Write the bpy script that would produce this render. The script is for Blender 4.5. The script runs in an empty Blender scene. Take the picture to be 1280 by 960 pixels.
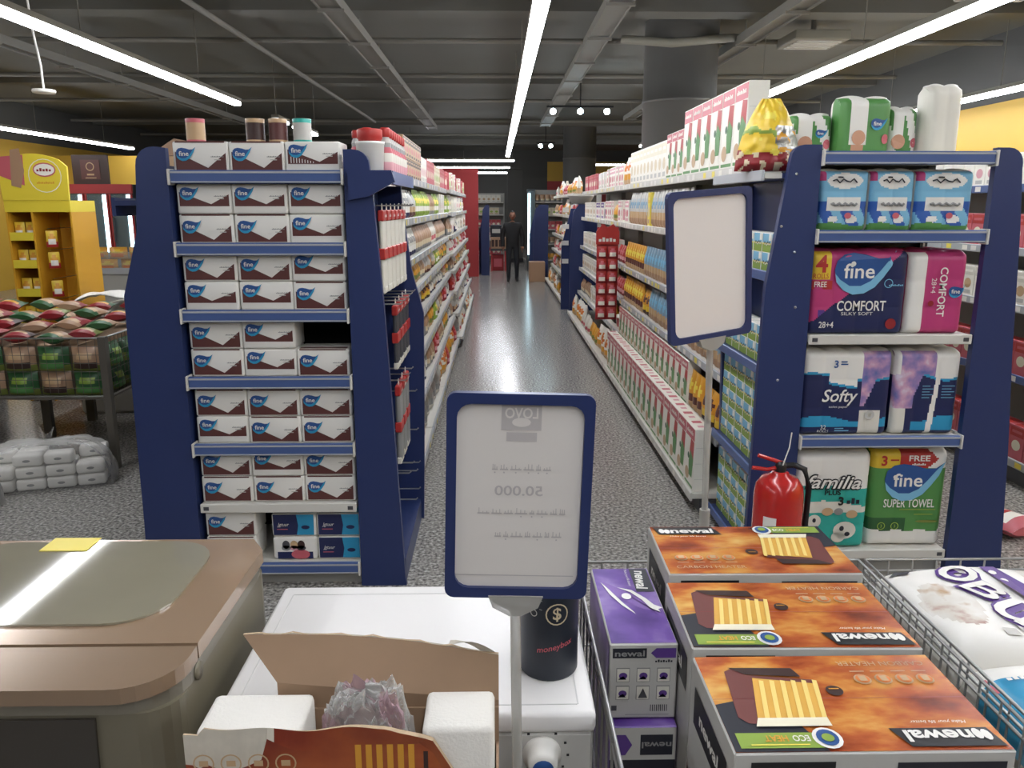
import bpy, bmesh, math, random
from mathutils import Vector, Matrix, Euler, noise
random.seed(7)
S = bpy.context.scene
C = S.collection
PI = math.pi

# ---------------------------------------------------------------- camera, world, exposure
F_PX = 1000.0
PITCH = math.atan(223 / 1000)
YAW = math.atan(19 / 1000 * math.cos(PITCH))
cam_d = bpy.data.cameras.new('camera')
cam = bpy.data.objects.new('camera', cam_d)
C.objects.link(cam)
cam.location = (0, 0, 1.6)
cam.rotation_euler = (PI / 2 - PITCH, 0, -YAW)
cam_d.sensor_width = 36
cam_d.lens = 36 * F_PX / 1280
cam_d.clip_start = 0.05
S.camera = cam
W = bpy.data.worlds.new('world')
S.world = W
W.use_nodes = True
W.node_tree.nodes['Background'].inputs[0].default_value = (0.9, 0.95, 1, 1)
W.node_tree.nodes['Background'].inputs[1].default_value = 0.05
S.view_settings.view_transform = 'Standard'
S.view_settings.look = 'None'
S.view_settings.gamma = 1
S.view_settings.use_curve_mapping = False
S.view_settings.exposure = 0.12
TUBE_POWER = 32.0

# ---------------------------------------------------------------- materials
def lin(c):
    return c / 12.92 if c <= 0.04045 else ((c + 0.055) / 1.055) ** 2.4
def hexc(h):
    h = h.lstrip('#')
    return tuple(lin(int(h[i:i + 2], 16) / 255) for i in (0, 2, 4)) + (1,)
MATS = {}
def mat(name, h, rough=0.5, metal=0.0, coat=0.0, vary=0.0, vscale=8.0, bump=0.0, bscale=40.0, alpha=1.0, trans=0.0):
    m = bpy.data.materials.new(name)
    m.use_nodes = True
    nt = m.node_tree
    b = nt.nodes['Principled BSDF']
    c = hexc(h)
    b.inputs['Base Color'].default_value = c
    b.inputs['Roughness'].default_value = rough
    b.inputs['Metallic'].default_value = metal
    b.inputs['Coat Weight'].default_value = coat
    b.inputs['Alpha'].default_value = alpha
    b.inputs['Transmission Weight'].default_value = trans
    if vary or bump:
        tc = nt.nodes.new('ShaderNodeTexCoord')
        if vary:
            n = nt.nodes.new('ShaderNodeTexNoise')
            n.inputs['Scale'].default_value = vscale
            n.inputs['Detail'].default_value = 4
            nt.links.new(tc.outputs['Object'], n.inputs['Vector'])
            mx = nt.nodes.new('ShaderNodeMix'); mx.data_type = 'RGBA'
            mx.inputs[6].default_value = tuple(max(0, x * (1 - vary)) for x in c[:3]) + (1,)
            mx.inputs[7].default_value = tuple(min(1, x * (1 + vary)) for x in c[:3]) + (1,)
            nt.links.new(n.outputs['Fac'], mx.inputs[0])
            nt.links.new(mx.outputs[2], b.inputs['Base Color'])
        if bump:
            n2 = nt.nodes.new('ShaderNodeTexNoise')
            n2.inputs['Scale'].default_value = bscale
            n2.inputs['Detail'].default_value = 3
            nt.links.new(tc.outputs['Object'], n2.inputs['Vector'])
            bp = nt.nodes.new('ShaderNodeBump')
            bp.inputs['Strength'].default_value = bump
            bp.inputs['Distance'].default_value = 0.01
            nt.links.new(n2.outputs['Fac'], bp.inputs['Height'])
            nt.links.new(bp.outputs['Normal'], b.inputs['Normal'])
    MATS[name] = m
    return m
def ramp_mat(name, stops, scale, rough=0.5, detail=5, stretch=(1, 1, 1), bump=0.0, kind='noise', coat=0.0):
    m = bpy.data.materials.new(name); m.use_nodes = True
    nt = m.node_tree; b = nt.nodes['Principled BSDF']
    tc = nt.nodes.new('ShaderNodeTexCoord')
    mp = nt.nodes.new('ShaderNodeMapping'); mp.inputs['Scale'].default_value = stretch
    nt.links.new(tc.outputs['Object'], mp.inputs['Vector'])
    if kind == 'noise':
        n = nt.nodes.new('ShaderNodeTexNoise'); n.inputs['Detail'].default_value = detail
        o = n.outputs['Fac']
    else:
        n = nt.nodes.new('ShaderNodeTexVoronoi'); o = n.outputs['Color']
    n.inputs['Scale'].default_value = scale
    nt.links.new(mp.outputs[0], n.inputs['Vector'])
    r = nt.nodes.new('ShaderNodeValToRGB')
    els = r.color_ramp.elements
    while len(els) < len(stops): els.new(0.5)
    for e, (p, h) in zip(els, stops):
        e.position = p; e.color = hexc(h)
    nt.links.new(o, r.inputs[0])
    nt.links.new(r.outputs[0], b.inputs['Base Color'])
    b.inputs['Roughness'].default_value = rough
    b.inputs['Coat Weight'].default_value = coat
    if bump:
        bp = nt.nodes.new('ShaderNodeBump'); bp.inputs['Strength'].default_value = bump; bp.inputs['Distance'].default_value = 0.01
        nt.links.new(o, bp.inputs['Height']); nt.links.new(bp.outputs[0], b.inputs['Normal'])
    MATS[name] = m
    return m
def emis(name, h, power):
    m = bpy.data.materials.new(name); m.use_nodes = True
    b = m.node_tree.nodes['Principled BSDF']
    b.inputs['Base Color'].default_value = hexc(h)
    b.inputs['Emission Color'].default_value = hexc(h)
    b.inputs['Emission Strength'].default_value = power
    MATS[name] = m
def film(name, h, op=0.25, rough=0.12):
    m = bpy.data.materials.new(name); m.use_nodes = True
    nt = m.node_tree; b = nt.nodes['Principled BSDF']
    b.inputs['Base Color'].default_value = hexc(h)
    b.inputs['Roughness'].default_value = rough
    t = nt.nodes.new('ShaderNodeBsdfTransparent')
    lw = nt.nodes.new('ShaderNodeLayerWeight'); lw.inputs['Blend'].default_value = 0.35
    ma = nt.nodes.new('ShaderNodeMath'); ma.operation = 'MULTIPLY_ADD'
    ma.inputs[1].default_value = 0.6; ma.inputs[2].default_value = op
    nt.links.new(lw.outputs['Facing'], ma.inputs[0])
    mx = nt.nodes.new('ShaderNodeMixShader')
    nt.links.new(ma.outputs[0], mx.inputs[0])
    nt.links.new(t.outputs[0], mx.inputs[1]); nt.links.new(b.outputs[0], mx.inputs[2])
    nt.links.new(mx.outputs[0], nt.nodes['Material Output'].inputs[0])
    MATS[name] = m

# plain print colours, shared by all packaging
for nm, h in dict(white='e6e3dc', cream='e3dcc4', offwhite='d8d4c8', paper='e4e0da', brown='5c3330', dkbrown='3a2420', navy='1c2450', ink='20222c',
                  black='17171a', grey='8d8d8b', ltgrey='bdbbb5', dkgrey='46464a', red='b2322e', dkred='8c2228', orange='d8782c', amber='d89a34',
                  yellow='e2bf3a', lemon='ecd95a', green='528a48', dkgreen='2f5a34', lime='9cb84c', teal='2fa89a', cyan='2c92bc', sky='79b4d2',
                  blue='2a58a6', logoblue='27508c', purple='5a3a86', violet='7d5aa8', pink='d9a0a8', magenta='b83a72', rose='c4606a', tan='c0a07a',
                  kraft='a8866a', skin='c79478', beige='d6c6a6', olive='77803c', heatframe='6e3a36', heatglow='d9a648', heatlite='ecd07a', grass='86a040', milk='eeeadf', steelblue='7f9fb6').items():
    mat(nm, h, 0.42)
mat('panel_blue', '23315e', 0.42, vary=0.08, vscale=3)
mat('rail_blue', '475c8e', 0.35)
mat('rail_grey', 'a9acb0', 0.35)
mat('shelf_white', 'cfccc4', 0.4)
mat('shelf_grey', 'a3a29c', 0.45)
mat('mesh_black', '1b1b1e', 0.55)
mat('steel', 'b4b4b2', 0.28, metal=1.0)
mat('chrome_wire', 'b2b2b0', 0.36, metal=0.9)
mat('dull_steel', '6f6a62', 0.45, metal=0.6)
mat('enamel', 'e6e3e0', 0.42)
mat('enamel_edge', 'cfcdca', 0.3)
mat('machine_grey', '857f72', 0.28, metal=0.35)
mat('machine_side', '78715f', 0.32, metal=0.2, vary=0.06, vscale=2)
mat('machine_dark', '3b3630', 0.25)
mat('lid_bronze', 'a2886f', 0.16, metal=0.25, coat=0.6)
mat('lid_frame', '947c65', 0.2, metal=0.25, coat=0.4)
mat('lid_glass', '8d8774', 0.05, coat=1.0, vary=.25, vscale=3)  # pale base colour stands in for the bright wall and ceiling reflected in it
mat('cardboard', '92775e', 0.8, vary=0.12, vscale=14)
mat('cardboard_edge', 'b8a184', 0.85, vary=0.2, vscale=60)
mat('torn_paper', 'c9c1b2', 0.9, vary=0.15, vscale=50)
mat('foam', 'e2ded6', 0.75, bump=0.15, bscale=220)
mat('frame_blue', '24315f', 0.38)
mat('sign_paper', 'd9d3cd', 0.7)
mat('sign_paper_b', 'e3dbd3', 0.7)
mat('faint_ink', 'b9b3b1', 0.8)
mat('moneybox', '1d2430', 0.45, vary=0.1)
mat('ext_red', 'b5221f', 0.25, coat=0.5)
mat('rubber', '18181a', 0.5)
mat('wall_yellow', 'c9a340', 0.55)
mat('wall_red', 'a83336', 0.5)
mat('stand_yellow', 'd8a02c', 0.45)
mat('stand_lemon', 'e6cf3e', 0.45)
mat('ceil', '6a6a65', 0.8, vary=0.1, vscale=0.7)
mat('ceil_part', '7c7a74', 0.6)
mat('ceil_light', '8b897f', 0.6)
mat('column', '626260', 0.5, vary=0.06, vscale=1)
mat('wall_dark', '4a4a48', 0.7)
mat('cooler_dark', '2c3336', 0.35)
mat('coat_black', '1b1b1d', 0.8, vary=0.2, vscale=12)
mat('trouser', '202227', 0.85)
mat('hair', '14110f', 0.7)
mat('skin_p', '8f6450', 0.55)
mat('foil', 'a9a9a6', 0.3, metal=0.8, bump=0.4, bscale=60)
emis('tube', 'f6f9ff', TUBE_POWER)
emis('spot', 'd8f4ff', 60)
emis('led', 'd6f6ff', 6)
film('clear_film', 'e8e6e2', 0.14)
film('bag_film', 'dcdad5', 0.16, 0.18)
film('pink_film', 'b99aa0', 0.4, 0.2)
film('acrylic', 'c9c6c1', 0.3, 0.1)
film('acrylic_thick', 'b5b2ab', 0.5, 0.12)
film('door_glass', '9fb6bc', 0.12, 0.05)
ramp_mat('flame', [(0.3, '4e2014'), (0.41, '8e3e20'), (0.5, 'b0582c'), (0.58, 'c97f3a'), (0.7, 'deb060')], 10, 0.26, 7, (0.8, 1.6, 1.2), coat=0.3)
ramp_mat('flame_dark', [(0.2, '4a1a12'), (0.45, '7e2f1c'), (0.6, 'a4522a'), (0.8, 'c9823e')], 5, 0.4, 5, (0.9, 1, 1.2))
ramp_mat('purple_cloud', [(0.34, '4b2a7c'), (0.48, '6a479c'), (0.6, '9a82bd'), (0.7, 'd9cfe2')], 7, 0.3, 4, coat=0.3)
ramp_mat('pinkblue', [(0.3, '3f63a4'), (0.48, '9c7fae'), (0.6, 'c79bb4'), (0.75, 'd9dbe6')], 14, 0.4, 3)
ramp_mat('bagart', [(0.3, '9a5648'), (0.45, 'cfc7bb'), (0.6, 'd8d4cc'), (0.75, 'b08a5c')], 16, 0.3, 4)
ramp_mat('heap', [(0.2, '4a3a24'), (0.4, '8a5a34'), (0.5, 'b88a4a'), (0.6, '7a2f2a'), (0.8, 'd0c6a8')], 30, 0.5, 3)
ramp_mat('granite', [(0.30, '4a4947'), (0.42, '777470'), (0.54, '99958f'), (0.66, 'b9b6b0'), (0.8, 'd8d5cf')], 62, 0.2, 3)
MATS['granite'].node_tree.nodes['Principled BSDF'].inputs['Specular IOR Level'].default_value = 0.4

# ---------------------------------------------------------------- mesh builder
class Frame:
    def __init__(s, O, u, v, w, h, bulge=None):
        s.O, s.u, s.v = Vector(O), Vector(u), Vector(v)
        s.n = s.u.cross(s.v); s.w, s.h = w, h; s.bulge = bulge
    def pt(s, a, b, off=0.0):            # a, b in metres
        if s.bulge: off += s.bulge(a / s.w, b / s.h)
        return s.O + s.u * a + s.v * b + s.n * off
class CylFrame:                          # wraps a vertical cylinder; a = arc length from the -Y direction
    def __init__(s, c, r, h):
        s.c, s.r, s.h, s.w = Vector(c), r, h, 2 * PI * r
    def pt(s, a, b, off=0.0):
        t = a / s.r - PI / 2
        return s.c + Vector(((s.r + off) * math.cos(t), (s.r + off) * math.sin(t), b))
def box_frames(w, d, h):
    return dict(F=Frame((-w / 2, -d / 2, 0), (1, 0, 0), (0, 0, 1), w, h), B=Frame((w / 2, d / 2, 0), (-1, 0, 0), (0, 0, 1), w, h),
                R=Frame((w / 2, -d / 2, 0), (0, 1, 0), (0, 0, 1), d, h), L=Frame((-w / 2, d / 2, 0), (0, -1, 0), (0, 0, 1), d, h),
                T=Frame((-w / 2, -d / 2, h), (1, 0, 0), (0, 1, 0), w, d))
_TXT = {}
def text_geo(s, bold=0.0, shear=0.0):
    k = (s, bold, shear)
    if k not in _TXT:
        cu = bpy.data.curves.new('t', 'FONT')
        cu.body = s; cu.size = 1; cu.resolution_u = 3; cu.offset = bold; cu.shear = shear
        ob = bpy.data.objects.new('t', cu)
        me = bpy.data.meshes.new_from_object(ob)
        vs = [(v.co.x, v.co.y) for v in me.vertices]; fs = [tuple(p.vertices) for p in me.polygons]
        bpy.data.objects.remove(ob); bpy.data.meshes.remove(me); bpy.data.curves.remove(cu)
        if not vs: vs, fs = [(0, 0), (1, 0), (1, 1)], [(0, 1, 2)]
        x0, x1 = min(v[0] for v in vs), max(v[0] for v in vs); y0, y1 = min(v[1] for v in vs), max(v[1] for v in vs)
        _TXT[k] = ([(x - (x0 + x1) / 2, y - (y0 + y1) / 2) for x, y in vs], fs, x1 - x0, y1 - y0)
    return _TXT[k]
class MB:
    def __init__(s): s.v = []; s.f = []; s.m = []; s.sm = []; s.mats = []
    def mi(s, n):
        if n not in s.mats: s.mats.append(n)
        return s.mats.index(n)
    def add(s, vs, fs, m, smooth=False, M=None):
        o = len(s.v)
        s.v += [tuple(M @ Vector(p)) for p in vs] if M is not None else [tuple(p) for p in vs]
        for i, f in enumerate(fs):
            s.f.append(tuple(o + k for k in f))
            s.m.append(s.mi(m if isinstance(m, str) else m[i])); s.sm.append(smooth)
        return s
    def box(s, x0, x1, y0, y1, z0, z1, m, bev=0.0, M=None, seg=1):
        if bev:
            bm = bmesh.new()
            bmesh.ops.create_cube(bm, size=1, matrix=Matrix.Translation(((x0 + x1) / 2, (y0 + y1) / 2, (z0 + z1) / 2)) @ Matrix.Diagonal((x1 - x0, y1 - y0, z1 - z0, 1)))
            bmesh.ops.bevel(bm, geom=bm.edges[:], offset=min(bev, .49 * min(x1 - x0, y1 - y0, z1 - z0)), segments=seg, affect='EDGES', profile=0.5)
            bm.verts.index_update()
            vs = [v.co.copy() for v in bm.verts]; fs = [tuple(v.index for v in f.verts) for f in bm.faces]
            bm.free()
            return s.add(vs, fs, m, seg > 1, M)
        vs = [(x, y, z) for z in (z0, z1) for y in (y0, y1) for x in (x0, x1)]
        return s.add(vs, [(0, 2, 3, 1), (4, 5, 7, 6), (0, 1, 5, 4), (2, 6, 7, 3), (0, 4, 6, 2), (1, 3, 7, 5)], m, False, M)
    def prism(s, pts, axis, a, b, m, M=None, smooth=False):   # polygon in the plane across `axis`, extruded from a to b
        def put(p, t):
            return (t, p[0], p[1]) if axis == 'x' else (p[0], t, p[1]) if axis == 'y' else (p[0], p[1], t)
        n = len(pts)
        vs = [put(p, a) for p in pts] + [put(p, b) for p in pts]
        fs = [tuple(range(n)), tuple(range(2 * n - 1, n - 1, -1))] + [(i, n + i, n + (i + 1) % n, (i + 1) % n) for i in range(n)]
        return s.add(vs, fs, m, smooth, M)
    def tube(s, path, r, m, seg=8, caps=True, M=None, smooth=True):
        path = [Vector(p) for p in path]; vs = []; fs = []
        n = len(path)
        rr = r if isinstance(r, (list, tuple)) else [r] * n
        for i, p in enumerate(path):
            t = (path[min(i + 1, n - 1)] - path[max(i - 1, 0)]).normalized()
            a = t.cross(Vector((0, 0, 1)))
            if a.length < 0.1: a = t.cross(Vector((0, 1, 0)))
            a.normalize(); b = t.cross(a)
            for k in range(seg):
                an = 2 * PI * k / seg
                vs.append(p + (a * math.cos(an) + b * math.sin(an)) * rr[i])
        for i in range(n - 1):
            for k in range(seg):
                fs.append((i * seg + k, i * seg + (k + 1) % seg, (i + 1) * seg + (k + 1) % seg, (i + 1) * seg + k))
        s.add(vs, fs, m, smooth, M)
        if caps:
            s.add(vs[:seg], [tuple(range(seg))], m, False, M); s.add(vs[-seg:], [tuple(range(seg - 1, -1, -1))], m, False, M)
        return s
    def lathe(s, prof, m, seg=20, c=(0, 0, 0), M=None, smooth=True):   # prof: (r, z); m one name or one per ring
        vs = []; fs = []; ms = []
        for r, z in prof:
            for k in range(seg):
                an = 2 * PI * k / seg
                vs.append((c[0] + r * math.cos(an), c[1] + r * math.sin(an), c[2] + z))
        for i in range(len(prof) - 1):
            for k in range(seg):
                fs.append((i * seg + k, i * seg + (k + 1) % seg, (i + 1) * seg + (k + 1) % seg, (i + 1) * seg + k))
                ms.append(m if isinstance(m, str) else m[i])
        return s.add(vs, fs, ms, smooth, M)
    def grid(s, nu, nv, fn, mf, smooth=True, M=None, flip=False):
        vs = [fn(i / nu, j / nv) for j in range(nv + 1) for i in range(nu + 1)]
        fs = []; ms = []
        for j in range(nv):
            for i in range(nu):
                a = j * (nu + 1) + i
                q = (a, a + 1, a + nu + 2, a + nu + 1)
                fs.append(q[::-1] if flip else q)
                ms.append(mf if isinstance(mf, str) else mf((i + .5) / nu, (j + .5) / nv))
        return s.add(vs, fs, ms, smooth, M)
    # flat print on a face; coordinates 0..1 over the frame
    def pol(s, fr, pts, m, lay=1):
        vs = [fr.pt(a * fr.w, b * fr.h, 0.0008 * lay) for a, b in pts]
        return s.add(vs, [tuple(range(len(vs)))], m)
    def rect(s, fr, x0, y0, x1, y1, m, lay=1): return s.pol(fr, [(x0, y0), (x1, y0), (x1, y1), (x0, y1)], m, lay)
    def ell(s, fr, cx, cy, rx, ry, m, lay=1, n=16):    # rx, ry in metres
        return s.pol(fr, [(cx + rx / fr.w * math.cos(2 * PI * k / n), cy + ry / fr.h * math.sin(2 * PI * k / n)) for k in range(n)], m, lay)
    def ring(s, fr, cx, cy, r, t, m, lay=1, n=20):
        vs = []
        for k in range(n):
            a = 2 * PI * k / n
            for q in (r, r - t): vs.append(fr.pt(cx * fr.w + q * math.cos(a), cy * fr.h + q * math.sin(a), 0.0008 * lay))
        return s.add(vs, [(2 * k, 2 * ((k + 1) % n), 2 * ((k + 1) % n) + 1, 2 * k + 1) for k in range(n)], m)
    def txt(s, fr, st, cx, cy, h, m, lay=2, w=None, rot=0.0, bold=0.0, shear=0.0, mirror=False, off=0.0):   # h, w in metres
        vs, fs, tw, th = text_geo(st, bold, shear)
        sy = h / th; sx = (w / tw) if w else sy
        if mirror: sx = -sx
        c_, s_ = math.cos(rot), math.sin(rot)
        out = []
        for x, y in vs:
            x, y = x * sx, y * sy
            out.append(fr.pt(cx * fr.w + x * c_ - y * s_, cy * fr.h + x * s_ + y * c_, 0.0008 * lay + off))
        return s.add(out, [f[::-1] for f in fs] if mirror else fs, m)
    def squig(s, fr, cx, cy, w, h, m, lay=2):      # lettering too small to read: a line of short uneven strokes
        n = max(3, round(w / h * 1.1)); q = w / n
        for k in range(n):
            a = cx * fr.w - w / 2 + k * q; b = h * (.62, 1.0, .7, .85)[k % 4]
            s.add([fr.pt(a, cy * fr.h - h / 2, .0008 * lay), fr.pt(a + q * .72, cy * fr.h - h / 2, .0008 * lay), fr.pt(a + q * .72, cy * fr.h - h / 2 + b, .0008 * lay), fr.pt(a, cy * fr.h - h / 2 + b, .0008 * lay)], [(0, 1, 2, 3)], m)
        return s
    def mesh(s, name):
        me = bpy.data.meshes.new(name)
        me.from_pydata(s.v, [], s.f)
        for n in s.mats: me.materials.append(MATS[n])
        me.polygons.foreach_set('material_index', s.m)
        me.polygons.foreach_set('use_smooth', s.sm)
        me.update()
        return me
    def build(s, name, parent=None, loc=(0, 0, 0), rz=0.0):
        return link(s.mesh(name), name, parent, loc, rz)
def link(me, name, parent=None, loc=(0, 0, 0), rz=0.0):
    o = bpy.data.objects.new(name, me)
    C.objects.link(o)
    o.location = loc
    o.rotation_euler = (0, 0, rz) if not isinstance(rz, (tuple, list)) else rz
    if parent: o.parent = parent
    return o
def tag(o, label, cat, group=None):
    o['label'] = label; o['category'] = cat
    if group: o['group'] = group
    return o
def thing(name, label, cat, loc=(0, 0, 0), rz=0.0, group=None):
    o = link(None, name, None, loc, rz)
    o.empty_display_size = 0.1
    return tag(o, label, cat, group)
def struct(o): o['kind'] = 'structure'; return o
def copy_tree(o, loc, rz=None, label=None, group=None):
    r = o.copy(); C.objects.link(r); r.location = loc
    if rz is not None: r.rotation_euler = (0, 0, rz) if not isinstance(rz, (tuple, list)) else rz
    if label: r['label'] = label
    if group: r['group'] = group
    for ch in o.children:
        c = ch.copy(); C.objects.link(c); c.parent = r
        for g in ch.children:
            d = g.copy(); C.objects.link(d); d.parent = c
    return r
def put(me, name, label, cat, loc, rz=0.0, group=None):
    return tag(link(me, name, None, loc, rz), label, cat, group)

# ---------------------------------------------------------------- the setting
XL, XR, YF, YB, ZC = -9.5, 6.0, -4.5, 31.0, 3.6
def bx(name, x0, x1, y0, y1, z0, z1, m, parent=None, bev=0):
    cx, cy = (x0 + x1) / 2, (y0 + y1) / 2
    if parent: cx = cy = 0
    return MB().box(x0 - cx, x1 - cx, y0 - cy, y1 - cy, z0, z1, m, bev).build(name, parent, (cx, cy, 0))
struct(bx('floor', XL, XR, YF, YB, -0.1, 0, 'granite'))
struct(bx('ceiling', XL, XR, YF, YB, ZC, ZC + 0.1, 'ceil'))
w = struct(link(None, 'wall_left')); bx('lower_wall', XL - .15, XL, YF, YB, 0, 2.85, 'wall_yellow', w); bx('upper_wall', XL - .15, XL, YF, YB, 2.85, ZC, 'wall_dark', w)
w = struct(link(None, 'wall_right')); bx('lower_wall', XR, XR + .15, YF, YB, 0, 2.8, 'wall_yellow', w); bx('upper_wall', XR, XR + .15, YF, YB, 2.8, ZC, 'wall_dark', w)
struct(bx('wall_front', XL, XR, YF - .15, YF, 0, ZC, 'wall_dark'))
w = struct(link(None, 'wall_back'))
bx('dark_wall', XL, 1.9, YB, YB + .15, 0, ZC, 'wall_dark', w); bx('red_wall', 1.9, XR, YB, YB + .15, 0, 2.5, 'wall_red', w)
bx('yellow_band', 1.9, XR, YB, YB + .15, 2.5, 3.2, 'wall_yellow', w); bx('top_band', 1.9, XR, YB, YB + .15, 3.2, ZC, 'wall_dark', w)
w = struct(bx('wall_partition', XL, -5.2, 17.6, 17.75, 0, 2.62, 'wall_yellow'))
# two round columns
for i, (x, y) in enumerate([(2.08, 9.55), (2.07, 20.7)]):
    t = thing('round_column', ['thick dark grey round column rising behind the tall cereal boxes', 'dark grey round column near the back of the shop by the spotlight bar'][i], 'column', (x, y, 0))
    MB().lathe([(0.41, 0), (0.41, 2.72), (0.418, 2.72), (0.418, 2.76), (0.41, 2.76), (0.41, ZC)], 'column', 40).build('shaft', t)
    MB().lathe([(0.46, 0), (0.46, 0.14), (0.415, 0.16)], 'wall_dark', 32).build('skirting', t)
    if i == 0:
        MB().tube([(-.7, -.2, 3.38), (-.2, -.42, 3.3), (.45, -.4, 3.36), (.8, -.1, 3.4)], .045, 'ceil_light', 8).build('pipe', t)

def light_run(label, x, y0, y1, z=2.75, axis='y', n_len=1.2, group='linear ceiling lights'):
    t = thing('linear_light', label, 'ceiling light', ((x, (y0 + y1) / 2, z) if axis == 'y' else ((y0 + y1) / 2, x, z)), 0 if axis == 'y' else -PI / 2, group)
    L = y1 - y0
    MB().box(-.05, .05, -L / 2, L / 2, .02, .06, 'ceil_light').build('housing', t)
    n = max(1, round(L / n_len)); q = L / n
    tube = MB().box(-.045, .045, -q / 2 + .012, q / 2 - .012, -.02, .02, 'tube', .01).mesh('tube')
    for k in range(n): link(tube, 'tube', t, (0, -L / 2 + (k + .5) * q, 0))
    rod = MB().tube([(0, 0, .06), (0, 0, ZC - z)], .005, 'ceil_part', 6).mesh('hanger')
    for k in range(0, n + 1, 2): link(rod, 'hanger', t, (0, -L / 2 + .05 + k * (L - .1) / n, 0))
    return t
light_run('long white strip light hanging above the tissue pack stand side', -3.0, -3.2, 9.82)
light_run('one-tube strip light past the gap in the run above the tissue stand side', -3.02, 11.5, 12.1, n_len=.6)
light_run('two-tube strip light behind the short one above the tissue stand side', -3.02, 12.6, 14.0, n_len=.7)
light_run('long white strip light hanging over the middle aisle', .265, -3.2, 19.8)
light_run('long white strip light above the toilet roll stand side', 2.88, -3.2, 16.5)
light_run('long strip light running along the yellow wall by the yellow snack stand', -7.55, 4.5, 17.4)
light_run('long strip light running along the yellow wall by the green nappy packs', 5.25, -1, 16)
light_run('crosswise strip light, first of the pair over the far end of the aisle', 20.8, -2.2, .45, 2.7, 'x')
light_run('crosswise strip light, second of the pair over the far end of the aisle', 24.6, -2.6, .4, 2.7, 'x')
light_run('crosswise strip light nearest the dark back wall', 29, -1.2, .5, 2.72, 'x')
light_run('crosswise strip light in front of the red and yellow back wall', 24.0, 2.6, 4.9, 2.75, 'x')

# open ceiling: trays, ducts, pipes, panels
def tray(label, x, y0, y1, w, z, name='cable_tray', m='ceil_part'):
    t = thing(name, label, 'cable tray', (x, (y0 + y1) / 2, z))
    L = y1 - y0
    MB().box(-w / 2, w / 2, -L / 2, L / 2, 0, .012, m).build('tray_floor', t)
    for sgn in (-1, 1): MB().box(sgn * w / 2 - .006, sgn * w / 2 + .006, -L / 2, L / 2, -.02, .07, m).build('side_rail', t)
    hg = MB().tube([(0, 0, .012), (0, 0, ZC - z)], .008, 'ceil_part', 6).box(-w / 2 - .02, w / 2 + .02, -.02, .02, -.04, -.015, m).mesh('hanger')
    k = -L / 2 + .6
    while k < L / 2: link(hg, 'hanger', t, (0, k, 0)); k += 1.5
tray('dark cable tray under the ceiling over the tissue pack stand', -1.45, 1, 19, .2, 3.3)
tray('dark cable tray under the ceiling over the cereal box shelving', 1.1, 1, 19, .22, 3.36)
tray('dark cable tray under the ceiling over the toilet roll stand', 2.67, 1, 17, .18, 3.3)
tray('narrow dark cable tray under the ceiling beyond the tissue stand strip light', -5.3, 4, 18, .14, 3.3)
def pipe(label, pts, r, m='ceil_part'):
    c = sum((Vector(p) for p in pts), Vector()) / len(pts)
    tag(MB().tube([Vector(p) - c for p in pts], r, m, 8).build('ceiling_pipe', None, c), label, 'pipe', 'pipes under the ceiling')
pipe('thin pipe along the ceiling above the tissue pack stand', [(-2.75, 3, 3.35), (-2.7, 8, 3.35), (-2.6, 18, 3.35)], .028)
for i, y in enumerate([5.6, 7.6, 9.7, 12.2, 15, 18.5, 22]):
    pipe('thin dark pipe running crosswise under the ceiling', [(-9.3, y, 3.42), (5.8, y, 3.42)], .03, 'ceil_part')
for i, y in enumerate([4.4, 8.6, 13.4, 20, 26]):
    b = bx('ceiling_beam', XL + .01, XR - .01, y - .16, y + .16, 3.46, ZC, 'ceil')
    tag(b, 'dark grey beam running crosswise across the ceiling', 'beam', 'ceiling beams')
for (x, y, lb) in [(4.3, 7.2, 'pale square air panel above the toilet roll stand'), (3.5, 9.4, 'pale square air panel over the yellow snack bag'), (-4.2, 5.6, 'pale square air panel above the tissue stand strip light')]:
    t = thing('air_panel', lb, 'air vent', (x, y, 3.34))
    MB().box(-.3, .3, -.3, .3, 0, .1, 'ceil_light', .01).build('frame', t)
    sl = MB().box(-.24, .24, -.025, .025, -.012, 0, 'ltgrey').mesh('slat')
    for k in range(5): link(sl, 'slat', t, (0, -.2 + k * .1, 0))
    MB().tube([(0, 0, .1), (0, 0, .26)], .03, 'ceil_part', 8).build('hanger', t)
# pendant sensor
t = thing('ceiling_antenna', 'small white disc antenna hanging on a bent cord', 'antenna', (-3.5, 6.6, 2.45))
MB().lathe([(0.001, 0), (.08, 0), (.085, .012), (.08, .025), (.02, .032), (.001, .032)], 'white', 18).build('disc', t)
MB().tube([(0, 0, .03), (.0, 0, .2), (-.03, 0, .45), (-.05, 0, .8), (-.05, 0, ZC - 2.45)], .009, 'white', 6).build('cord', t)
# spotlight bars
def spotbar(label, x, y, z, xs):
    t = thing('spotlight_bar', label, 'spotlights', (x, y, z))
    MB().tube([(min(xs) - .1, 0, .14), (max(xs) + .1, 0, .14)], .015, 'black', 8).tube([(0, 0, .14), (0, 0, ZC - z)], .01, 'black', 6).build('bar', t)
    for a in xs:
        h = MB().lathe([(.001, .075), (.03, .07), (.05, 0), (.048, -.01)], 'black', 14, M=Matrix.Translation((a, 0, .07)) @ Matrix.Rotation(-1.2, 4, 'X')).build('spot_head', t)
        MB().lathe([(.001, -.012), (.046, -.012), (.046, -.006)], 'spot', 14, M=Matrix.Translation((a, 0, .07)) @ Matrix.Rotation(-1.2, 4, 'X')).build('lens', h)
        MB().tube([(a, 0, .08), (a, 0, .14)], .008, 'black', 6).build('arm', h)
spotbar('bar of three bright white spotlights in front of the column at the back', 1.32, 13.2, 2.98, [-.43, 0, .42])
spotbar('pair of white spotlights hanging beyond the bar of three', 1.15, 19.5, 2.9, [-.12, .12])

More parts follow.
